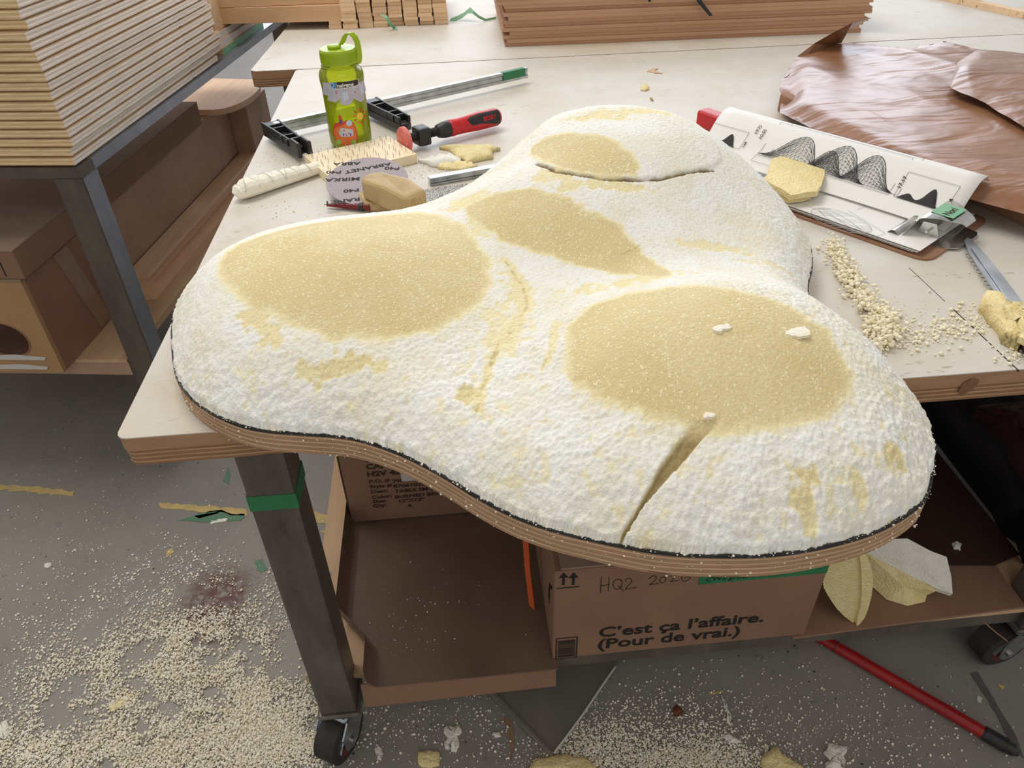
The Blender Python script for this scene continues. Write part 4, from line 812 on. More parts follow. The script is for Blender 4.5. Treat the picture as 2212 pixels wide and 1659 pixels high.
# yellow foam wedge on the drawings
scrap('foam_wedge', [(1650, 398), (1668, 352), (1690, 347), (1778, 378), (1772, 412), (1760, 425), (1705, 432)], TZ + .026, .010, 'yfoam', 'yellow foam wedge with a split edge lying on the net drawing', 'foam offcut', 11, None, bumpy=.10, edge=.02, dome=.08)
scrap('foam_wedge', [(1655, 405), (1690, 412), (1752, 430), (1735, 436), (1702, 440), (1672, 420)], TZ + .016, .010, 'yfoam2', 'pale lower half of the split foam wedge on the net drawing', 'foam offcut', 12, None, bumpy=.10, edge=.02, dome=.08)

# carving knife and foam lump
kn = thing('carving_knife', 'worn serrated carving blade with foam crusted on its handle at the right bench edge', 'knife', (.76, .9, TZ))
kb = [un(x, y)[:2] for x, y in ((2080, 528), (2086, 521), (2096, 524), (2125, 556), (2160, 600), (2205, 660), (2165, 668), (2155, 650), (2120, 600), (2088, 548))]
kv, kf = prism(kb, TZ + .004, TZ + .0062); ob('blade', (kv, kf), M['blade'], kn)
rg = [un(x, y, TZ + .0072) for x, y in ((2100, 536), (2140, 592), (2184, 655))]; ob('blade_ridge', ribbon(rg, .004, .0012), M['blade'], kn)
for i in range(14):
    p = un(2088 + (2160 - 2088) * i / 13, 548 + (655 - 548) * i / 13, TZ + .005); ob('blade_tooth', box(-.003, .003, -.0022, .001, -.001, .001, frame(p, (-.25, -.97, 0), (.97, -.25, 0))), M['chrome'], kn)
h0, h1 = un(2182, 668, TZ + .012), un(2250, 760, TZ + .014); ob('handle', tube([h0, h0 * .7 + h1 * .3, h1], [.014, .018, .016], 12, True, .8), M['black'], kn)
ob('foam_crust', chunk(pxpoly([(2160, 668), (2200, 652), (2240, 690), (2250, 760), (2205, 750), (2185, 700)], TZ + .02), TZ + .018, .018, 31, 5, .6, edge=.25), M['yfoam2'], kn, label='crust of foam on the handle')
scrap('foam_lump', [(2108, 658), (2150, 655), (2180, 700), (2198, 740), (2185, 756), (2150, 728), (2125, 700)], TZ, .024, 'yfoam', 'yellow foam lump below the carving blade', 'foam offcut', 14, None, bumpy=.25, dome=.25)
# crumb trails on the bench
def pxbeads(nm, blobs, n, rad, z, label, seed, mat='bead', heap=.004, thr=None, cat='foam crumbs', parent=None, clip=None):
    r = np.random.default_rng(seed); w_ = np.array([b[4] for b in blobs], float); c = r.choice(len(blobs), n * 3, p=w_ / w_.sum()); b = np.array([q[:4] for q in blobs], float)[c]
    px = b[:, :2] + r.normal(size=(n * 3, 2)) * b[:, 2:4] * .6; P3 = np.array([un(x, y, z) for x, y in px])
    if thr: k = fbm(P3[:, 0], P3[:, 1], thr[0], seed, 3) + .2 * r.random(len(P3)) > thr[1]; P3, c = P3[k], c[k]
    if clip is not None: k = clip(P3); P3, c = P3[k], c[k]
    P3, c = P3[:n], c[:n]; rd = rad[0] + (rad[1] - rad[0]) * r.random(len(P3)) ** 2.5; dn = np.array([q[5] if len(q) > 5 else 0 for q in blobs])[c]
    P3[:, 2] = z + rd * .7 + np.abs(r.normal(size=len(P3))) * heap * dn
    o = ob(nm, beads(P3, rd, seed), M[mat], parent, smooth=True); tag(o, label, cat if parent is None else None, None, 'stuff'); return o
def offS(P3): return sdist(P3[:, :2], OUT) < -.004
ns = 26; tr = [(1790 + 30 * t, 535 + 60 * t) for t in np.linspace(0, 1, 6)] + [(1826 + 62 * t, 605 + 85 * t) for t in np.linspace(0, 1, 8)] + [(1898 + 12 * math.sin(t * 3), 690 + 60 * t) for t in np.linspace(0, 1, 8)]
pxbeads('foam_crumbs', [(x + 6, y, 20 if y < 640 else 26, 14, 1, 1.6) for x, y in tr] + [(1888, 725, 26, 26, 2, 1.2)], 1500, (.0016, .0042), TZ, 'trail of cream foam crumbs along the right side of the sculpture', 41, 'bead2', .0035, None, 'foam crumbs', None, offS)
pxbeads('foam_crumbs', [(2050, 715, 90, 26, 3), (1985, 735, 60, 22, 1), (2110, 690, 50, 30, 2), (2000, 700, 130, 60, 1), (2190, 770, 30, 14, 1)], 420, (.001, .0032), TZ, 'sparse cream crumbs between the crumb trail and the knife', 42, 'bead2', 0, None, 'foam crumbs', None, offS)
pxbeads('foam_crumbs', [(620, 350, 60, 25, 1), (900, 370, 60, 25, 2), (960, 360, 50, 14, 2), (700, 330, 60, 20, 1), (600, 450, 60, 20, 1)], 300, (.0006, .0018), TZ, 'fine white foam dust around the nail board and scraps', 43, 'bead', 0, None, 'foam crumbs', None, lambda P3: offS(P3) & (P3[:, 0] > -.385))
scrap('foam_sliver', [(1884, 742), (1894, 735), (1902, 760), (1896, 778), (1886, 775)], TZ, .006, 'wfoam', 'white foam sliver at the near end of the crumb trail', 'flake', 44)

# ------------------------------------------------------------------ second workbench behind, with its stacks
w2 = thing('workbench', 'white laminate workbench behind the first, carrying the brown panel stack and the strip stack', 'workbench', (.6, 2.9, 0))
bl = [(-.508, 2.199), (2.6, 2.199), (2.6, 3.72), (-.45, 3.72), (-.522, 2.212)]
ob('laminate_top', prism(bl, TZ - .0015, TZ), M['table'], w2)
ob('mdf_layer', prism(bl, TZ - .0205, TZ - .0015), M['mdf'], w2); ob('plywood_layer', prism(bl, TZ - .043, TZ - .0205), M['tableply'], w2)
for x, y in ((-.41, 2.27), (2.4, 2.27), (-.38, 3.58), (2.4, 3.58)): ob('leg', bevel(box(x, x + .06, y, y + .06, 0, TZ - .043), .004), M['legsteel'], w2)
r = np.random.default_rng(21)
pth = .0098; ang = math.atan2(2.304 - 2.33, 1.259 - .187); ex_, ey_ = (math.cos(ang), math.sin(ang), 0), (-math.sin(ang), math.cos(ang), 0)
for i in range(15):
    sl_ = r.normal() * .004 - (.022 if i in (11, 12, 13, 14) else 0) + (.012 if i in (3, 7) else 0); sr_ = r.normal() * .006 + (-.018 if i < 2 else 0); fy = abs(r.normal()) * .0018 + (.005 if i in (2, 5, 9) else 0); z0 = TZ + .0004 + i * (pth + .0003)
    fr = frame((.187, 2.33, z0), ex_, ey_, (0, 0, 1)); fd = fy - .002
    tag(ob('hardboard_sheet', box(sl_, 1.073 + sr_, fd, fd + .46, 0, pth, fr), M['mdfpanel' if (i * 7) % 3 else 'mdfpanel2'], origin=(.7, 2.5, z0)), f'brown hardboard sheet, {ORD[i]} from the bottom of the wide stack on the rear bench', 'panel', 'brown panels stacked on the rear bench')
# stack of short plywood strips
x = -.306
for c in range(7):
    w_ = .0475 if c == 0 else .0455; z0 = TZ + .0004; fy = [.035, .008, .004, .0, .006, .004, .0][c] + .004 * r.random(); i = 0
    while z0 < TZ + .105:
        hh = [.0105, .0125, .0085, .0155][int(r.random() * 4)]; off = r.normal() * .0025; fyy = (2.672 - .012 * c / 7) - fy * .6 + r.normal() * .004 + (.014 if (c, i) in ((3, 0), (3, 1)) else 0)
        tag(ob('plywood_strip', box(x + off * .5, x + w_ + off * .5 - .0015, fyy, fyy + .33, z0, z0 + hh), M['strip' if r.random() < .65 else 'strip2'], origin=(x + w_ / 2, fyy + .1, z0)), f'short plywood strip, {ORD[i]} up in the {ORD[c]} column from the left', 'wood strip', 'short plywood strips on the rear bench')
        z0 += hh + .0003; i += 1
    x += w_ + .003
for i in range(3): tag(ob('plywood_offcut', box(-.352 + .002 * i, -.312, 2.66 + .004 * i, 2.85, TZ + .0004 + i * .0125, TZ + .0125 + i * .0125), M['strip2']), f'small tan offcut beside the strip stack, {["lowest", "middle", "topmost"][i]} of its pile', 'wood strip', 'small offcuts left of the strip stack')
# long tan boards bridging from the rack to the rear bench
tag(ob('wood_board', bevel(box(0, .44, 0, .30, 0, .0475, frame((-.742, 2.70, TZ + .0228), (.99, -.085, 0), (.085, .99, 0))), .001), M['plank']), 'long tan board in front of the laths, lower of the two at the rear left', 'board', 'long tan boards at the rear left')
tag(ob('wood_board', bevel(box(0, .50, 0, .30, 0, .043, frame((-.745, 2.695, TZ + .0712), (.992, -.03, 0), (.03, .99, 0))), .001), M['plank']), 'long tan board in front of the laths, upper of the two at the rear left', 'board', 'long tan boards at the rear left')
for i in range(7): tag(ob('wood_lath', box(0, .30, 0, .020, 0, .012, frame((-.70 + .040 * i, 2.74, TZ + .1146), (.72, .69, 0), (-.69, .72, 0))), M['strip' if i % 2 else 'strip2']), f'pale lath lying across the tan boards at the rear left, {ORD[i]} from the left', 'wood strip', 'laths across the tan boards')
tag(ob('wood_block', bevel(box(1.735, 1.80, 2.61, 2.70, TZ + .0003, TZ + .05), .002), M['strip2']), 'small wood block at the far right of the rear bench', 'wood block')
fr = frame((1.832, 2.385, TZ + .0003), (-.27, .96, 0), (-.96, -.27, 0)); tag(ob('wood_batten', box(0, .42, 0, .03, 0, .018, fr), M['strip']), 'pale wood batten at the far right edge of the rear bench', 'wood batten')
# green tape scraps
tr_ = [un(x, y, z) for x, y, z in ((972, 44, TZ + .002), (985, 40, TZ + .006), (1000, 33, TZ + .016), (1013, 22, TZ + .034), (1022, 26, TZ + .03), (1034, 36, TZ + .016), (1048, 43, TZ + .004), (1072, 39, TZ + .002))]
tag(ob('tape_scrap', ribbon(tr_, [.018, .022, .026, .026, .012, .010, .010, .012], .0006, (.4, .75, .55)), M['paleg']), 'twisted green tape scrap between the strip stack and the brown panels', 'tape scrap')
tr_ = [un(824, 32, TZ + .045), un(836, 38, TZ + .04), un(841, 50, TZ + .022), un(852, 60, TZ + .004), un(856, 64, TZ + .002)]
for p in tr_[:3]: p[1] = min(p[1], 2.648)
tag(ob('tape_scrap', ribbon(tr_, .010, .0006, (.9, .1, .3)), M['paleg']), 'thin green tape tail hanging from the front of the strip stack', 'tape scrap')
# black straps hanging over the panel stack
for (xa, xb, ye, lb) in ((1497, 1536, 34, 'black webbing strap hanging over the front of the brown panel stack'), (1398, 1404, 4, 'short black strap tail over the brown panel stack, left of the longer strap')):
    y_s = 2.288; top = uny(xa, -14, y_s); bot_ = uny(xb, ye, y_s); zt = TZ + .0004 + 15 * .0101 + .002
    pts = [(top[0] - .03, y_s + .09, zt), (top[0] - .012, y_s + .03, zt + .001), (top[0] - .004, y_s + .006, zt - .006), tuple(top * .6 + bot_ * .4), tuple(bot_)]
    tag(ob('strap', ribbon(pts, [.016, .016, .016, .014, .010] if ye > 10 else .008, .003, (1, 0, .1)), M['black']), lb, 'strap')

# ------------------------------------------------------------------ steel rack on the left with its plywood stack
ra = math.radians(8.4); RC = np.array([-.716, 1.485]); rx, ry = np.array([math.cos(ra), -math.sin(ra), 0]), np.array([math.sin(ra), math.cos(ra), 0])
KR = 1.12                                                           # rack size factor
def rpos(p): return CAM + KR * (np.array(p, float) - CAM)
def rframe(o, ex, ey, ez): o_, a, b, c = frame(o, ex, ey, ez); return rpos(o_), a * KR, b * KR, np.array(c, float) * KR
def rf(z=0): return rframe((*RC, z), rx, ry, (0, 0, 1))
ZF = CAM[2] * (1 - 1 / KR)
rk = thing('steel_rack', 'dark steel rack at the left loaded with a tall plywood stack', 'rack', (*rpos((*RC, 0))[:2], 0), -ra)
DR = 1.46
ob('front_rail', box(-1.25, 0, 0, .05, .896, .9175, rf()), M['racksteel'], rk); ob('side_rail', box(-.05, 0, .0502, DR, .896, .9175, rf()), M['sheensteel'], rk)
ob('back_rail', box(-1.25, -.0502, DR - .05, DR, .896, .9175, rf()), M['racksteel'], rk)
def two(vf):                                                        # faces towards +x: same steel, bluish sky reflection painted into its colour
    v, f = vf; nrm = [np.cross(v[q[1]] - v[q[0]], v[q[2]] - v[q[1]]) for q in f]; return [1 if n_ @ rx > .8 * np.linalg.norm(n_) else 0 for n_ in nrm]
for x, y in ((-.064, .004), (-1.2, .004), (-.064, DR - .07), (-1.2, DR - .07)):
    b_ = bevel(box(x, x + .06, y, y + .06, ZF, .896, rf()), .003); ob('leg', b_, [M['racksteel'], M['sheensteel']], rk, two(b_))
ob('shelf_rail', box(-1.14, -.066, .006, .04, .410, .447, rf()), M['card2'], rk); ob('shelf_board', box(-1.2, -.066, .041, DR - .08, .437, .4555, rf()), M['wood'], rk)
ob('shelf_edge', box(-1.14, -.066, .003, .041, .4472, .4555, rf()), M['wood'], rk)
r = np.random.default_rng(8); st = .01735
for i in range(19):
    z0 = .9182 + i * st; dx_, dy_, dl = r.normal() * .0022, r.normal() * .0025, r.normal() * .018; tilt = r.normal() * .0006
    xa, ya, yb_ = -.002 + dx_, .004 + dy_, .80 + dl + (.02 if i % 2 else -.01)
    b_ = join(box(-.62, xa, ya, yb_, .0040, st - .0002, rf(z0)), box(-.62, xa - .010, ya + .010, yb_ - .010, 0, .0040, rf(z0))); v, f = b_; mi = []
    for q in f:
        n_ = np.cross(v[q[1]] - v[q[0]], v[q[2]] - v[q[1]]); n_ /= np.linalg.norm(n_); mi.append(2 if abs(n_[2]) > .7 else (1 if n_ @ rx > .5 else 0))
    tag(ob('plywood_sheet', b_, [M['plyfront'], M['plyside'], M['plyface']], None, mi, origin=rpos((*RC, z0))), f'plywood sheet in the tall left stack, {ORD[i]} from the bottom' if i else 'plywood sheet at the very bottom of the tall left stack', 'sheet', 'plywood sheets on the left rack')
for i in range(4): tag(ob('thin_board', box(-.052 - .02 * i, -.036 - .02 * i, .865 + .012 * i, .99, .972, 1.12 + .004 * i, rf()), M['plyside' if i % 2 else 'strip']), f'thin board standing behind the tall plywood stack, {ORD[i]} from the right', 'board', 'thin boards behind the plywood stack')
for i in range(3): tag(ob('faced_board', box(-.30, -.016 - .006 * i, .835, 1.19 - .02 * i, .9178 + i * .0178, .935 + i * .0178, rf()), [M['wood'], M['paper2'], M['paleg']], None, [0, 0, 0, 0, 0, [2, 1, 1][i]]), f'board with a pale faced edge on the rack behind the plywood stack, {["lowest", "middle", "topmost"][i]} of three', 'board', 'faced boards on the rack')
# boxes and beams on the rack's shelf
bA = thing('box', 'tan box with an oval hand hole and torn paper labels on the rack shelf', 'box', rpos((*(RC + (rx * -.45 + ry * .1)[:2]), .4562)), -ra)
zA0, zA1 = .4562, .692
hole = [(-.255 + .047 * math.cos(t), .535 + .035 * math.sin(t)) for t in np.arange(20) * 2 * math.pi / 20]
outer = [(-.75, zA0), (-.186, zA0), (-.186, zA1), (-.75, zA1)]
# front wall with a real hole: outer and hole rings bridged
ff = rframe((*RC, 0), rx, (0, 0, 1), -ry)
def wall_with_hole(x0, x1, z0, z1, hc, hr, th, n=40):
    A = np.arange(n) * 2 * math.pi / n; I_ = np.array([(hc[0] + hr[0] * math.cos(t), hc[1] + hr[1] * math.sin(t)) for t in A]); O_ = []
    for t in A:
        c, s = math.cos(t), math.sin(t); k = min(((x1 - hc[0]) / c if c > 0 else (x0 - hc[0]) / c) if abs(c) > 1e-6 else 9, ((z1 - hc[1]) / s if s > 0 else (z0 - hc[1]) / s) if abs(s) > 1e-6 else 9); O_.append((hc[0] + c * k, hc[1] + s * k))
    for cx, cz in ((x0, z0), (x1, z0), (x1, z1), (x0, z1)): j = int(np.argmin([(a - cx) ** 2 + (b - cz) ** 2 for a, b in O_])); O_[j] = (cx, cz)
    O_ = np.array(O_); v = np.vstack([np.c_[I_, np.zeros(n)], np.c_[O_, np.zeros(n)], np.c_[I_, np.full(n, -th)], np.c_[O_, np.full(n, -th)]]); f = []
    for i in range(n):
        j = (i + 1) % n; f += [(i, n + i, n + j, j), (2 * n + i, 2 * n + j, 3 * n + j, 3 * n + i), (i, j, 2 * n + j, 2 * n + i), (n + i, 3 * n + i, 3 * n + j, n + j)]
    return v, f
v, f = wall_with_hole(-.60, -.186, zA0, zA1, (-.293, .543), (.060, .048), .012)
v = v + np.array([0, 0, .05]); ob('front_panel', (inframe(v, ff), f), M['orangebox'], bA)
ob('hand_hole_rim', tube([tuple(inframe([[-.293 + .060 * math.cos(t), .543 + .048 * math.sin(t), .050]], ff)[0]) for t in np.linspace(0, 6.2832, 33)], .0022, 6, False), M['board'], bA)
ob('side_panel', box(-.198, -.186, -.038, .27, zA0, zA1, rf()), M['redbox'], bA); ob('back_panel', box(-.60, -.198, .258, .27, zA0, zA1, rf()), M['redbox'], bA); ob('base_panel', box(-.60, -.198, -.038, .258, zA0, zA0 + .01, rf()), M['redbox'], bA)
ob('top_flap', box(-.60, -.184, -.052, .272, zA1, zA1 + .006, rf()), M['boxtop'], bA)
tpv = [(.07, zA1 - .004), (.125, zA1 - .004), (.178, zA0 + .012), (.128, zA0 + .006)]
ob('parcel_tape', prism(tpv, 0, .0012, rframe((*(RC + rx[:2] * -.1858), 0), ry, (0, 0, 1), rx)), M['tapeclear'], bA, label='wide strip of clear parcel tape')
for z, w_ in ((.500, .03), (.474, .012)):
    ob('torn_label', prism([(-.50, z - .011), (-.30, z - .008), (-.225 + w_ * .3, z - .008), (-.22 + w_ * .3, z - .001), (-.28, z + .006), (-.33, z + .003), (-.50, z + .012)], .0505, .0525, ff), M['label'], bA, label='torn paper label')
bB = thing('box', 'long low carton lying on top of the tan box under the rack', 'box', rpos((*(RC + (rx * -.4 + ry * .4)[:2]), zA1 + .007)), -ra)
zB0, zB1 = zA1 + .0065, .762
ob('carton', bevel(box(-.62, -.172, -.052, .92, zB0, zB1, rf()), .002), M['card'], bB)
ob('top_panel', box(-.62, -.172, -.053, .92, zB1, zB1 + .003, rf()), M['boxtop'], bB)
q0 = inframe([[-.245, zB0 + .040, .0525]], ff)[0]; text('ni', .018, inframe([[-.240, zB0 + .033, .0526]], ff)[0], rx, (0, 0, 1), M['ink'], bB, .0008, 'box_lettering')
ob('box_print', prism([(-.222, zB0 + .048), (-.208, zB0 + .048), (-.208, zB0 + .008), (-.2105, zB0 + .008), (-.2105, zB0 + .0455), (-.222, zB0 + .0455)], .0522, .0528, ff), M['ink'], bB)
tag(ob('box', bevel(box(-.60, -.19, .30, 1.16, .4562, zA1 + .004, rf()), .003), M['card2']), 'big dark brown carton behind the rack leg, under the long low carton', 'box')
bD = thing('wood_channel', 'long wooden channel of three boards lying on the rack shelf', 'beam', rpos((*(RC + (rx * -.1 + ry * .8)[:2]), .4562)), -ra)
ob('top_board', box(-.184, -.126, .29, 1.36, .507, .517, rf()), M['beam'], bD); ob('bottom_board', box(-.165, -.112, .27, 1.36, .4562, .4662, rf()), M['beam'], bD); ob('web_board', box(-.158, -.148, .285, 1.36, .4662, .507, rf()), M['beam'], bD)
hb = thing('cut_board', 'round ended mdf board lying on a carton at the far end of the rack', 'board', rpos((*(RC + (rx * -.25 + ry * 1.2)[:2]), .70)), -ra)
hp = [(-.40, 1.0), (-.16, 1.0)] + [(-.16 + .075 * math.sin(t), 1.17 - .17 * math.cos(t)) for t in np.linspace(.3, 2.9, 12)] + [(-.40, 1.36)]
tag(ob('box', bevel(box(-.44, -.125, 1.165, 1.37, .4562, .675, rf()), .003), M['card2']), 'dark carton with pale layered edge at the far end of the rack shelf', 'box')
ob('board', prism(hp, .698, .716, rf()), M['beam'], hb)

# ------------------------------------------------------------------ under the workbench
ZS = .1905
sh = thing('brown_sheet', 'thin dark brown sheet with a curled left edge lying on the lower shelf', 'sheet', (-.05, 1.1, ZS))
def fs(u, v):
    xl = np.where(v * 1.1 + .765 < .835, -.238, -.238 - .062 * sstep(.835, .90, v * 1.1 + .765)); x = xl + u * (.13 - xl); lift = .055 * np.maximum(0, (.10 - u) / .10) ** 1.8; xx = x + .02 * np.maximum(0, (.10 - u) / .10) ** 2
    return np.c_[xx, .765 + v * 1.1 - .0 * u, ZS + .0075 + lift + .002 * fbm(x, v, 3, 17, 2)]
ob('sheet', thicken(grid(40, 16, fs), .003), M['sheet'], sh, smooth=False)
tag(ob('cardboard_flap', bevel(prism([(0, 0), (.36, .0), (.36, .052), (0, .066)], 0, .004, frame((-.232, .772, .127), (1, .012, 0), (0, .10, 1))), .0008), M['card']), 'strip of brown cardboard hanging below the front edge of the shelf', 'cardboard')
tag(ob('cardboard_sheet', bevel(prism([(.58, .782), (1.055, .80), (1.055, .87), (1.115, 1.25), (.58, 1.25)], ZS + .0002, ZS + .005), .0008), M['card']), 'flat cardboard sheet on the right end of the lower shelf', 'cardboard')
tag(ob('dark_sheet', prism([(.80, .93), (1.05, .90), (1.052, .90), (1.1195, .92), (1.1195, 1.5), (.70, 1.5)], ZS + .0055, ZS + .009), plain('dark_brown_board', (64, 44, 38), .6)), 'dark brown board lying behind the foam offcuts on the lower shelf', 'board')
# rear carton with printed order details
b1 = thing('carton', 'cardboard carton printed with order details at the rear of the lower shelf', 'box', (.05, 1.3, ZS))
Y1b = 1.166; z10 = ZS + .0105
ob('carton_body', bevel(box(-.275, .16, Y1b, Y1b + .36, z10, .52, None), .002), M['card'], b1)
ob('corner_edge', box(-.2762, -.273, Y1b - .0006, Y1b + .002, z10, .52), M['inkbrown'], b1)
ob('top_flap', box(-.276, .161, Y1b - .001, Y1b + .361, .52, .524), M['boxtop'], b1)
def front(px, py, y): return uny(px, py, y - .0009)
def btxt(s, px, py, size, y, par, mat='inkbrown', bold=.0004, sx_=1.15, nm='box_lettering', sl=-.0, **k):
    text(s, size, front(px, py, y), (1, 0, sl), (0, 0, 1), M[mat], par, bold, nm, 0, sx_, None, **k)
for s, x, y in (('MO', 789, 999), ('CANADA', 791, 1014), ('H2V 4S8', 793, 1030)): btxt(s, x, y, .0195, Y1b, b1, 'inkbrown', .0008)
for s, x, y, x2, s2 in (('P.O. #', 797, 1046, 848, '798'), ('Style #', 799, 1057, 850, 'B7061029'), ('Desc:', 801, 1068, 853, 'TABLE SM S'), ('Color:', 803, 1080, 853, 'BURNED BROWN'), ('Size:', 805, 1089, 860, '12"X12"'), ('Qty:', 806, 1098, 882, '6')):
    btxt(s, x, y - 2, .0128, Y1b, b1, 'inkbrown', .0004, 1.3); btxt(s2, x2, y - 3, .0128, Y1b, b1, 'inkbrown', .0004, 1.3)
p = front(868, 1040, Y1b); ob('paper_label', box(p[0], p[0] + .06, Y1b - .0012, Y1b - .0004, p[2], p[2] + .035), M['label'], b1)
# big shipping carton at the front
b2 = thing('carton', 'brown shipping carton with bold black slogan jutting out from the lower shelf', 'box', (.36, .95, ZS))
Yb, xL, xR, z20, z21 = .783, .122, .602, ZS + .0112, .452
ob('carton_body', bevel(box(xL, xR, Yb, Yb + .36, z20, z21), .0025), M['card'], b2)
ob('top_flap', prism([(xL + .012, Yb + .004), (xR - .004, Yb + .004), (xR - .004, Yb + .18), (xL + .012, Yb + .18)], z21, z21 + .004), M['boxtop'], b2)
ob('top_flap', prism([(xL + .012, Yb + .182), (xR - .004, Yb + .182), (xR - .004, Yb + .356), (xL + .012, Yb + .356)], z21, z21 + .004), M['boxtop'], b2)
def slope(x0, y0, x1, y1): a, b = uny(x0, y0, Yb), uny(x1, y1, Yb); return (b[2] - a[2]) / (b[0] - a[0])
btxt("C’est ça l’affaire.", 1292, 1377, .0405, Yb, b2, 'ink', .0009, 1.14); btxt('(Pour de vrai.)', 1289, 1402, .0405, Yb, b2, 'ink', .0009, 1.14)
# marker handwriting as strokes
HQ = [[(1299, 1246), (1297, 1281)], [(1316, 1247), (1314, 1277)], [(1297, 1266), (1317, 1263)], [(1343, 1254), (1334, 1251), (1326, 1256), (1324, 1265), (1329, 1273), (1337, 1273), (1343, 1267), (1344, 1258), (1340, 1252)], [(1335, 1265), (1347, 1277)], [(1350, 1256), (1356, 1249), (1364, 1251), (1365, 1257), (1356, 1267), (1351, 1273), (1376, 1269)],
      [(1402, 1251), (1410, 1244), (1418, 1246), (1418, 1251), (1408, 1260), (1403, 1264), (1424, 1260)], [(1433, 1246), (1427, 1249), (1425, 1256), (1430, 1260), (1437, 1257), (1439, 1250), (1433, 1246)], [(1447, 1247), (1452, 1241), (1459, 1243), (1457, 1249), (1448, 1257), (1466, 1254)], [(1486, 1236), (1477, 1240), (1472, 1249), (1476, 1256), (1484, 1255), (1491, 1249), (1488, 1245), (1478, 1249)]]
for stk in HQ: ob('marker_writing', quads([(front(*a, Yb), front(*b, Yb)) for a, b in zip(stk[:-1], stk[1:])], .0012, (0, -1, 0)), M['ink'], b2)
ob('box_print', quads([(front(1201, 1272, Yb), front(1252, 1267, Yb))], .0022, (0, -1, 0)), M['ink'], b2)
for x in (1217, 1238):
    a = front(x, 1264, Yb); hgt = .033
    ob('arrow_print', (np.array([a + q for q in ([-.0022, 0, 0], [.0022, 0, 0], [.0022, 0, hgt * .6], [.0085, 0, hgt * .55], [0, 0, hgt], [-.0085, 0, hgt * .55], [-.0022, 0, hgt * .6])]), [(0, 1, 2, 6), (3, 4, 2), (2, 4, 6), (6, 4, 5)]), M['ink'], b2)
a, c_ = front(1201, 1424, Yb), front(1247, 1376, Yb); ob('barcode_frame', quads([((a[0], a[1], a[2]), (c_[0], a[1], a[2])), ((c_[0], a[1], a[2]), (c_[0], a[1], c_[2])), ((c_[0], a[1], c_[2]), (a[0], a[1], c_[2])), ((a[0], a[1], c_[2]), (a[0], a[1], a[2]))], .0022, (0, -1, 0)), M['ink'], b2)
r = np.random.default_rng(2); segs = []; z = a[2] + .004
while z < c_[2] - .008: w_ = .0005 + .0012 * r.random(); segs.append((z, w_)); z += w_ + .0008 + .0012 * r.random()
for z, w_ in segs: ob('barcode_bar', box(a[0] + .003, c_[0] - .003, a[1] - .0001, a[1] + .0001, z, z + w_), M['ink'], b2)
g0 = front(1508, 1264, Yb); ob('green_tape', box(g0[0], xR - .002, Yb - .0012, Yb - .0005, g0[2] + .001, g0[2] + .030), M['green'], b2, label='green tape with handwriting'); text('CW3 ground cables', .015, front(1522, 1256, Yb) + [0, -.0008, 0], (1, 0, .0), (0, 0, 1), M['ink'], b2, .0001, 'tape_lettering', .2, 1.1)
ob('side_print', prism([(.02, .36), (.05, .33), (.06, .29), (.05, .27), (.046, .29), (.045, .325), (.02, .352)], 0, .0006, frame((xL - .0008, Yb, .03), (0, 1, 0), (0, 0, 1), (-1, 0, 0))), M['ink'], b2)
tag(ob('strap', ribbon([(.098, .90, ZS + .011), (.094, .94, .27), (.093, .97, .36), (.096, 1.0, .45)], .016, .002, (.5, -.7, 0)), M['orange']), 'orange strap standing beside the left of the shipping carton', 'strap')
# foam offcuts on the shelf
zc5 = ZS + .0056
oc1 = thing('foam_offcut', 'yellow crescent foam offcut standing beside the shipping carton', 'foam offcut', (.67, .85, zc5), 0, 'foam offcuts on the lower shelf')
def leanpoly(pts, y, th, dy):
    p = np.array([uny(x, yy, y)[[0, 2]] for x, yy in pts]); p[:, 1] -= max(0, 0); return prism(chaikin(p, 1), 0, th, frame((0, y, 0), (1, 0, 0), (0, dy, 1), (0, 1, 0)))
ob('foam_body', leanpoly([(1776, 1262), (1780, 1225), (1800, 1195), (1856, 1190), (1864, 1240), (1864, 1300), (1851, 1352), (1815, 1325), (1790, 1290)], .802, .03, 0.0), M['yfoam2'], oc1)
ob('foam_rind', leanpoly([(1856, 1190), (1868, 1190), (1884, 1228), (1887, 1270), (1872, 1330), (1853, 1353), (1849, 1350), (1862, 1300), (1862, 1240)], .795, .045, 0.0), M['yfoam'], oc1, label='smooth curved rind')
oc2 = thing('foam_offcut', 'foam offcut with a rough white face and yellow underside on the lower shelf', 'foam offcut', (.85, .92, zc5), 0, 'foam offcuts on the lower shelf')
wf = [un(x, y, z) for x, y, z in ((1868, 1192, .285), (1905, 1165, .31), (1960, 1163, .315), (2010, 1190, .30), (2045, 1203, .29), (2055, 1245, .262), (2058, 1283, .238), (2030, 1274, .238), (1990, 1255, .246), (1930, 1225, .262))]
yf = [un(x, y, z) for x, y, z in ((1868, 1192, .285), (1930, 1225, .262), (1990, 1255, .246), (2024, 1276, .238), (2002, 1286, .215), (1998, 1300, .2), (1960, 1309, zc5 + .001), (1915, 1295, zc5 + .001), (1885, 1268, zc5 + .004))]
def fan(P, th, off): P = np.array(P); c = P.mean(0); n = len(P); return thicken((np.vstack([P, c]), [(i, (i + 1) % n, n) for i in range(n)]), th, off)
ob('rough_face', fan(wf[::-1], .012, (0, -.3, .9)), M['wfoam'], oc2); ob('cut_face', fan(yf[::-1], .02, (0, -.8, .3)), M['yfoam2'], oc2, label='smooth yellow underside')
scrap('foam_crumb', [(2056, 1176), (2066, 1172), (2076, 1178), (2074, 1190), (2060, 1188)], ZS + .0092, .008, 'wfoam', 'small white foam lump on the dark board of the lower shelf', 'crumb', 61)
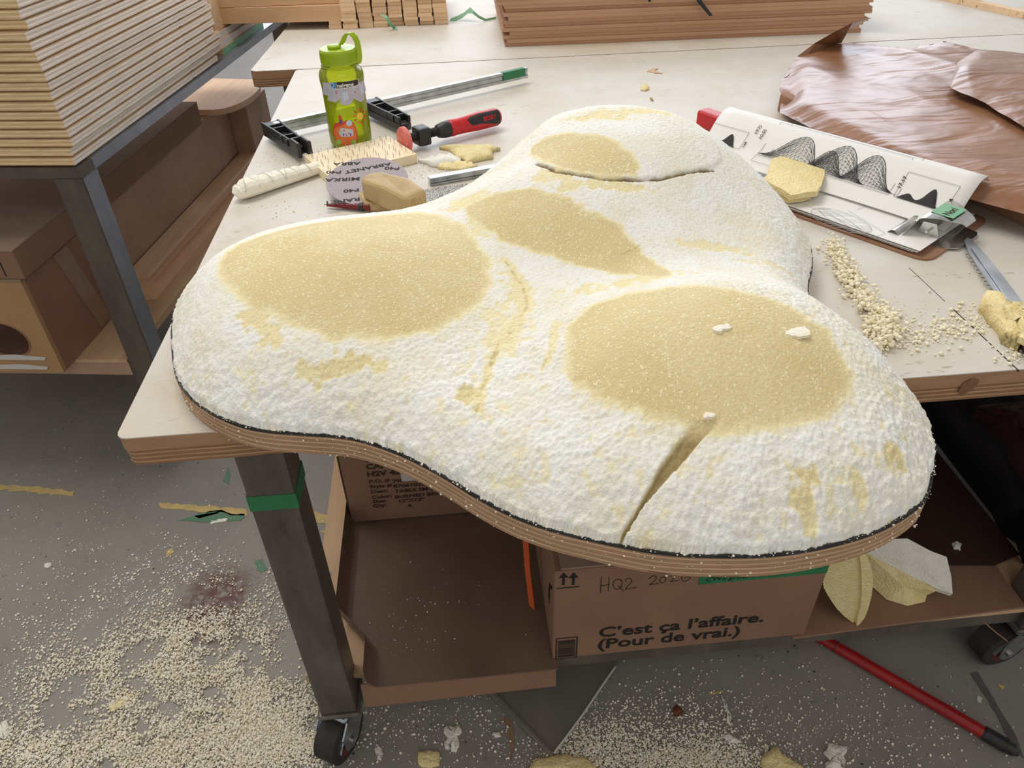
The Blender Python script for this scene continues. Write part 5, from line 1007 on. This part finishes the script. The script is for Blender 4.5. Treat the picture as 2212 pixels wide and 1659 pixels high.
# dark bag and cloth further back
tag(ob('black_bag', chunk([(1.125, .90), (1.135, 1.05), (1.135, 1.5), (1.01, 1.62), (.98, 1.85), (1.02, 1.95), (1.8, 1.95), (1.8, .86)], ZS + .0005, .14, 71, 7, .05, 3, .03, .25), M['blackcloth'], smooth=True), 'big black bag at the right rear of the lower shelf', 'bag')
tag(ob('red_cloth', chunk(pxpoly([(2095, 865), (2140, 905), (2180, 960), (2212, 1030), (2300, 1040), (2300, 860)], .36), .335, .05, 72, 6, .5, 3, .12), M['redcloth'], smooth=True), 'crumpled dark red cloth on the black bag at the right edge', 'cloth')
tag(ob('post', bevel(box(.90, .965, 1.60, 1.66, ZS + .001, TZ - .044), .002), M['beam']), 'upright wooden post under the rear of the workbench', 'post')
# thin cable at the right caster
cab = [un(2085, 1310, ZS + .006), un(2110, 1330, .165), un(2150, 1365, .12), un(2185, 1392, .085)]; tag(ob('cable', tube(cab, .0016, 6), M['card']), 'thin brown cord dangling from the shelf to the right caster', 'cord')

# ------------------------------------------------------------------ on the floor
gp = thing('grey_panel', 'thin dark grey plastic panel lying on the floor with one pointed corner forward', 'panel', (.13, .9, 0))
gpx = [(1192, 1630), (1215, 1600), (1255, 1545), (1300, 1480), (1320, 1455), (1338, 1420), (1340, 1380), (1020, 1380), (1025, 1452)]
pp = pxpoly(gpx, .012); ob('panel', prism(pp, .008, .0105), M['greypanel'], gp); ob('panel_lip', prism(pxpoly([(1012, 1452), (1024, 1450), (1196, 1628), (1190, 1634)], .012), .003, .016, None, .001), M['greypanel'], gp)
ob('curled_edge', ribbon([un(x, y, z) for x, y, z in ((1196, 1628, .012), (1225, 1590, .016), (1262, 1540, .018), (1302, 1480, .02), (1330, 1440, .02))], .004, .001), M['label'], gp, label='glossy curled rim')
ob('green_label', prism(pxpoly([(1118, 1436), (1140, 1424), (1158, 1452), (1138, 1464)], .0105), .0106, .0116), M['paleg'], gp, label='small green sticker')
po = thing('broom_pole', 'red broom pole with black end cap lying on the floor at the right', 'pole', (.86, .78, 0))
pa, pb, pc = un(1700, 1345, .0), un(2118, 1590, .0), un(2190, 1622, .0); up = np.array([0, 0, .0145])
dP = (pb - pa) / np.linalg.norm(pb - pa); pa = pa - dP * .25
ob('pole', lathe([(.0125, 0), (.0125, np.linalg.norm(pb - pa))], pa + up, dP, 20), M['redpole'], po, smooth=False)
Lc = np.linalg.norm(pc - pb); ob('end_cap', lathe([(.0135, 0), (.0143, .004), (.0143, Lc * .72), (.0128, Lc * .74), (.0118, Lc * .95), (.007, Lc * 1.1)], pb + up, dP, 20), M['black'], po, label='black rubber end cap')
ob('pole_ring', lathe([(.0130, 0), (.0130, .003)], pa * .45 + pb * .55 + up, dP, 20), M['wheelred'], po)
def fchunk(px, th, mat, label, seed, cat='flake', nm='foam_flake', group='foam flakes on the floor', **k): scrap(nm, px, 0, th, mat, label, cat, seed, group, **k)
fchunk([(960, 1572), (975, 1566), (994, 1568), (996, 1582), (988, 1600), (982, 1622), (968, 1624), (962, 1600)], .006, 'wfoam', 'ragged white foam flake on the floor, between the left caster and the grey panel', 81, bumpy=.4, edge=.2)
fchunk([(808, 1612), (820, 1610), (826, 1628), (822, 1644), (812, 1640)], .005, 'wfoam', 'narrow white foam flake on the floor just right of the left caster', 82, bumpy=.4, edge=.2)
fchunk([(1064, 1583), (1078, 1582), (1083, 1592), (1070, 1596)], .005, 'wfoam', 'small round white foam flake left of the grey panel corner', 83)
fchunk([(1555, 1506), (1566, 1512), (1580, 1545), (1585, 1562), (1576, 1568), (1566, 1545)], .006, 'wfoam', 'long thin white foam flake standing out on the floor below the carton', 84, bumpy=.4, edge=.15)
fchunk([(1565, 1590), (1578, 1584), (1590, 1598), (1602, 1600), (1590, 1612), (1570, 1608)], .008, 'wfoam', 'forked white foam flake at the upper right of the right bead heap', 85, edge=.3)
fchunk([(1780, 1618), (1795, 1606), (1822, 1612), (1826, 1640), (1822, 1670), (1790, 1670), (1780, 1645)], .010, 'wfoam', 'round lumpy white foam flake on the floor at the bottom right', 86, edge=.22, bumpy=.5)
fchunk([(0, 1560), (14, 1556), (22, 1575), (20, 1596), (4, 1600), (-6, 1585)], .006, 'wfoam', 'white foam flake on the floor at the left picture edge', 87, edge=.2)
fchunk([(455, 1130), (474, 1121), (492, 1120), (486, 1127), (460, 1134)], .003, 'wfoam', 'white paper thin sliver on the green paint smear', 88)
fchunk([(96, 1218), (106, 1216), (112, 1222), (104, 1228), (97, 1226)], .004, 'wfoam', 'lone pale blob on the bare floor at the left', 89)
fchunk([(903, 1628), (925, 1622), (950, 1628), (948, 1655), (930, 1662), (904, 1655)], .010, 'yfoam', 'square yellow foam crumb on the floor below the left flakes', 90, 'foam offcut', 'foam_scrap', 'yellow foam bits on the floor', edge=.06)
fchunk([(235, 1530), (270, 1505), (286, 1500), (276, 1520), (250, 1536), (238, 1538)], .006, 'yfoam2', 'yellow foam shard lying on the left bead heap', 91, 'foam offcut', 'foam_scrap', 'yellow foam bits on the floor', edge=.06)
fchunk([(1140, 1665), (1165, 1640), (1210, 1634), (1260, 1640), (1290, 1665), (1260, 1700), (1170, 1700)], .020, 'yfoam', 'rounded yellow foam offcut at the bottom picture edge below the grey panel', 92, 'foam offcut', 'foam_scrap', 'yellow foam bits on the floor', edge=.04)
fchunk([(1640, 1650), (1648, 1630), (1672, 1618), (1690, 1634), (1730, 1662), (1735, 1690), (1650, 1690)], .016, 'yfoam', 'yellow foam wedge with white crust right of the right bead heap', 93, 'foam offcut', 'foam_scrap', 'yellow foam bits on the floor', edge=.08)
fchunk([(360, 1190), (372, 1184), (376, 1192), (366, 1202), (358, 1206)], .002, 'yellowpaint', 'orange yellow paint chip on the floor above the maroon patch', 94, 'chip', 'paint_chip', None)
fchunk([(1452, 1535), (1462, 1526), (1474, 1532), (1476, 1544), (1464, 1548), (1454, 1545)], .008, 'rust', 'rust brown lump on the floor above the right bead heap', 95, 'lump', 'rust_lump', None, edge=.2)
L = [(430, 1385, 130, 50, 10, 1.2), (330, 1440, 170, 70, 9, .8), (545, 1450, 60, 100, 9, 1.2), (420, 1540, 240, 90, 20, 1.5), (330, 1630, 220, 70, 14, 1.4), (560, 1600, 100, 80, 8, 1.0), (180, 1500, 150, 90, 4, .4), (70, 1625, 110, 60, 4, .6), (560, 1530, 110, 110, 8, .8), (380, 1265, 190, 70, 2.2, 0), (320, 1350, 330, 200, 4, 0), (480, 1290, 120, 60, 1.2, 0), (640, 1400, 100, 180, 1.6, 0), (100, 1450, 160, 160, 1.2, 0), (640, 1600, 80, 70, 4, .4)]
pxbeads('bead_heap', L, 34000, (.0011, .0031), 0, 'heap of white foam beads spread on the floor left of the workbench leg', 51, 'bead', .005, (15, .55))
pxbeads('bead_heap', [(q[0], q[1], q[2], q[3], q[4]) for q in L], 1500, (.0014, .0040), 0, 'cream coloured larger crumbs strewn through the left bead heap', 52, 'bead2', .002)
Rr = [(1420, 1650, 200, 40, 10, 1.2), (1290, 1610, 110, 45, 5, .8), (1500, 1620, 110, 55, 4, .5), (1400, 1550, 210, 60, 2.2, 0), (1650, 1560, 330, 110, 1.4, 0), (1120, 1570, 230, 80, .9, 0), (1900, 1600, 250, 70, .7, 0), (880, 1560, 150, 90, .5, 0), (1600, 1640, 120, 30, 1.4, 0)]
pxbeads('bead_heap', Rr, 9500, (.0010, .0028), 0, 'heap of white foam beads on the floor in front of the shipping carton', 53, 'bead', .003)
pxbeads('stray_beads', [(300, 1180, 380, 160, 2), (1500, 1500, 600, 120, 1), (900, 1570, 400, 90, 1), (150, 1050, 200, 100, .6)], 650, (.0008, .0024), 0, 'stray foam specks scattered over the bare floor', 54, 'wfoam')
pxbeads('stray_beads', [(950, 1300, 180, 100, 2), (860, 1380, 100, 40, 2)], 90, (.0006, .0018), ZS + .0098, 'foam specks on the brown sheet of the lower shelf', 55, 'wfoam', 0, None, 'foam crumbs', None, lambda P3: (P3[:, 0] > -.25) & (P3[:, 0] < .11) & (P3[:, 1] > .78) & (P3[:, 1] < 1.15))
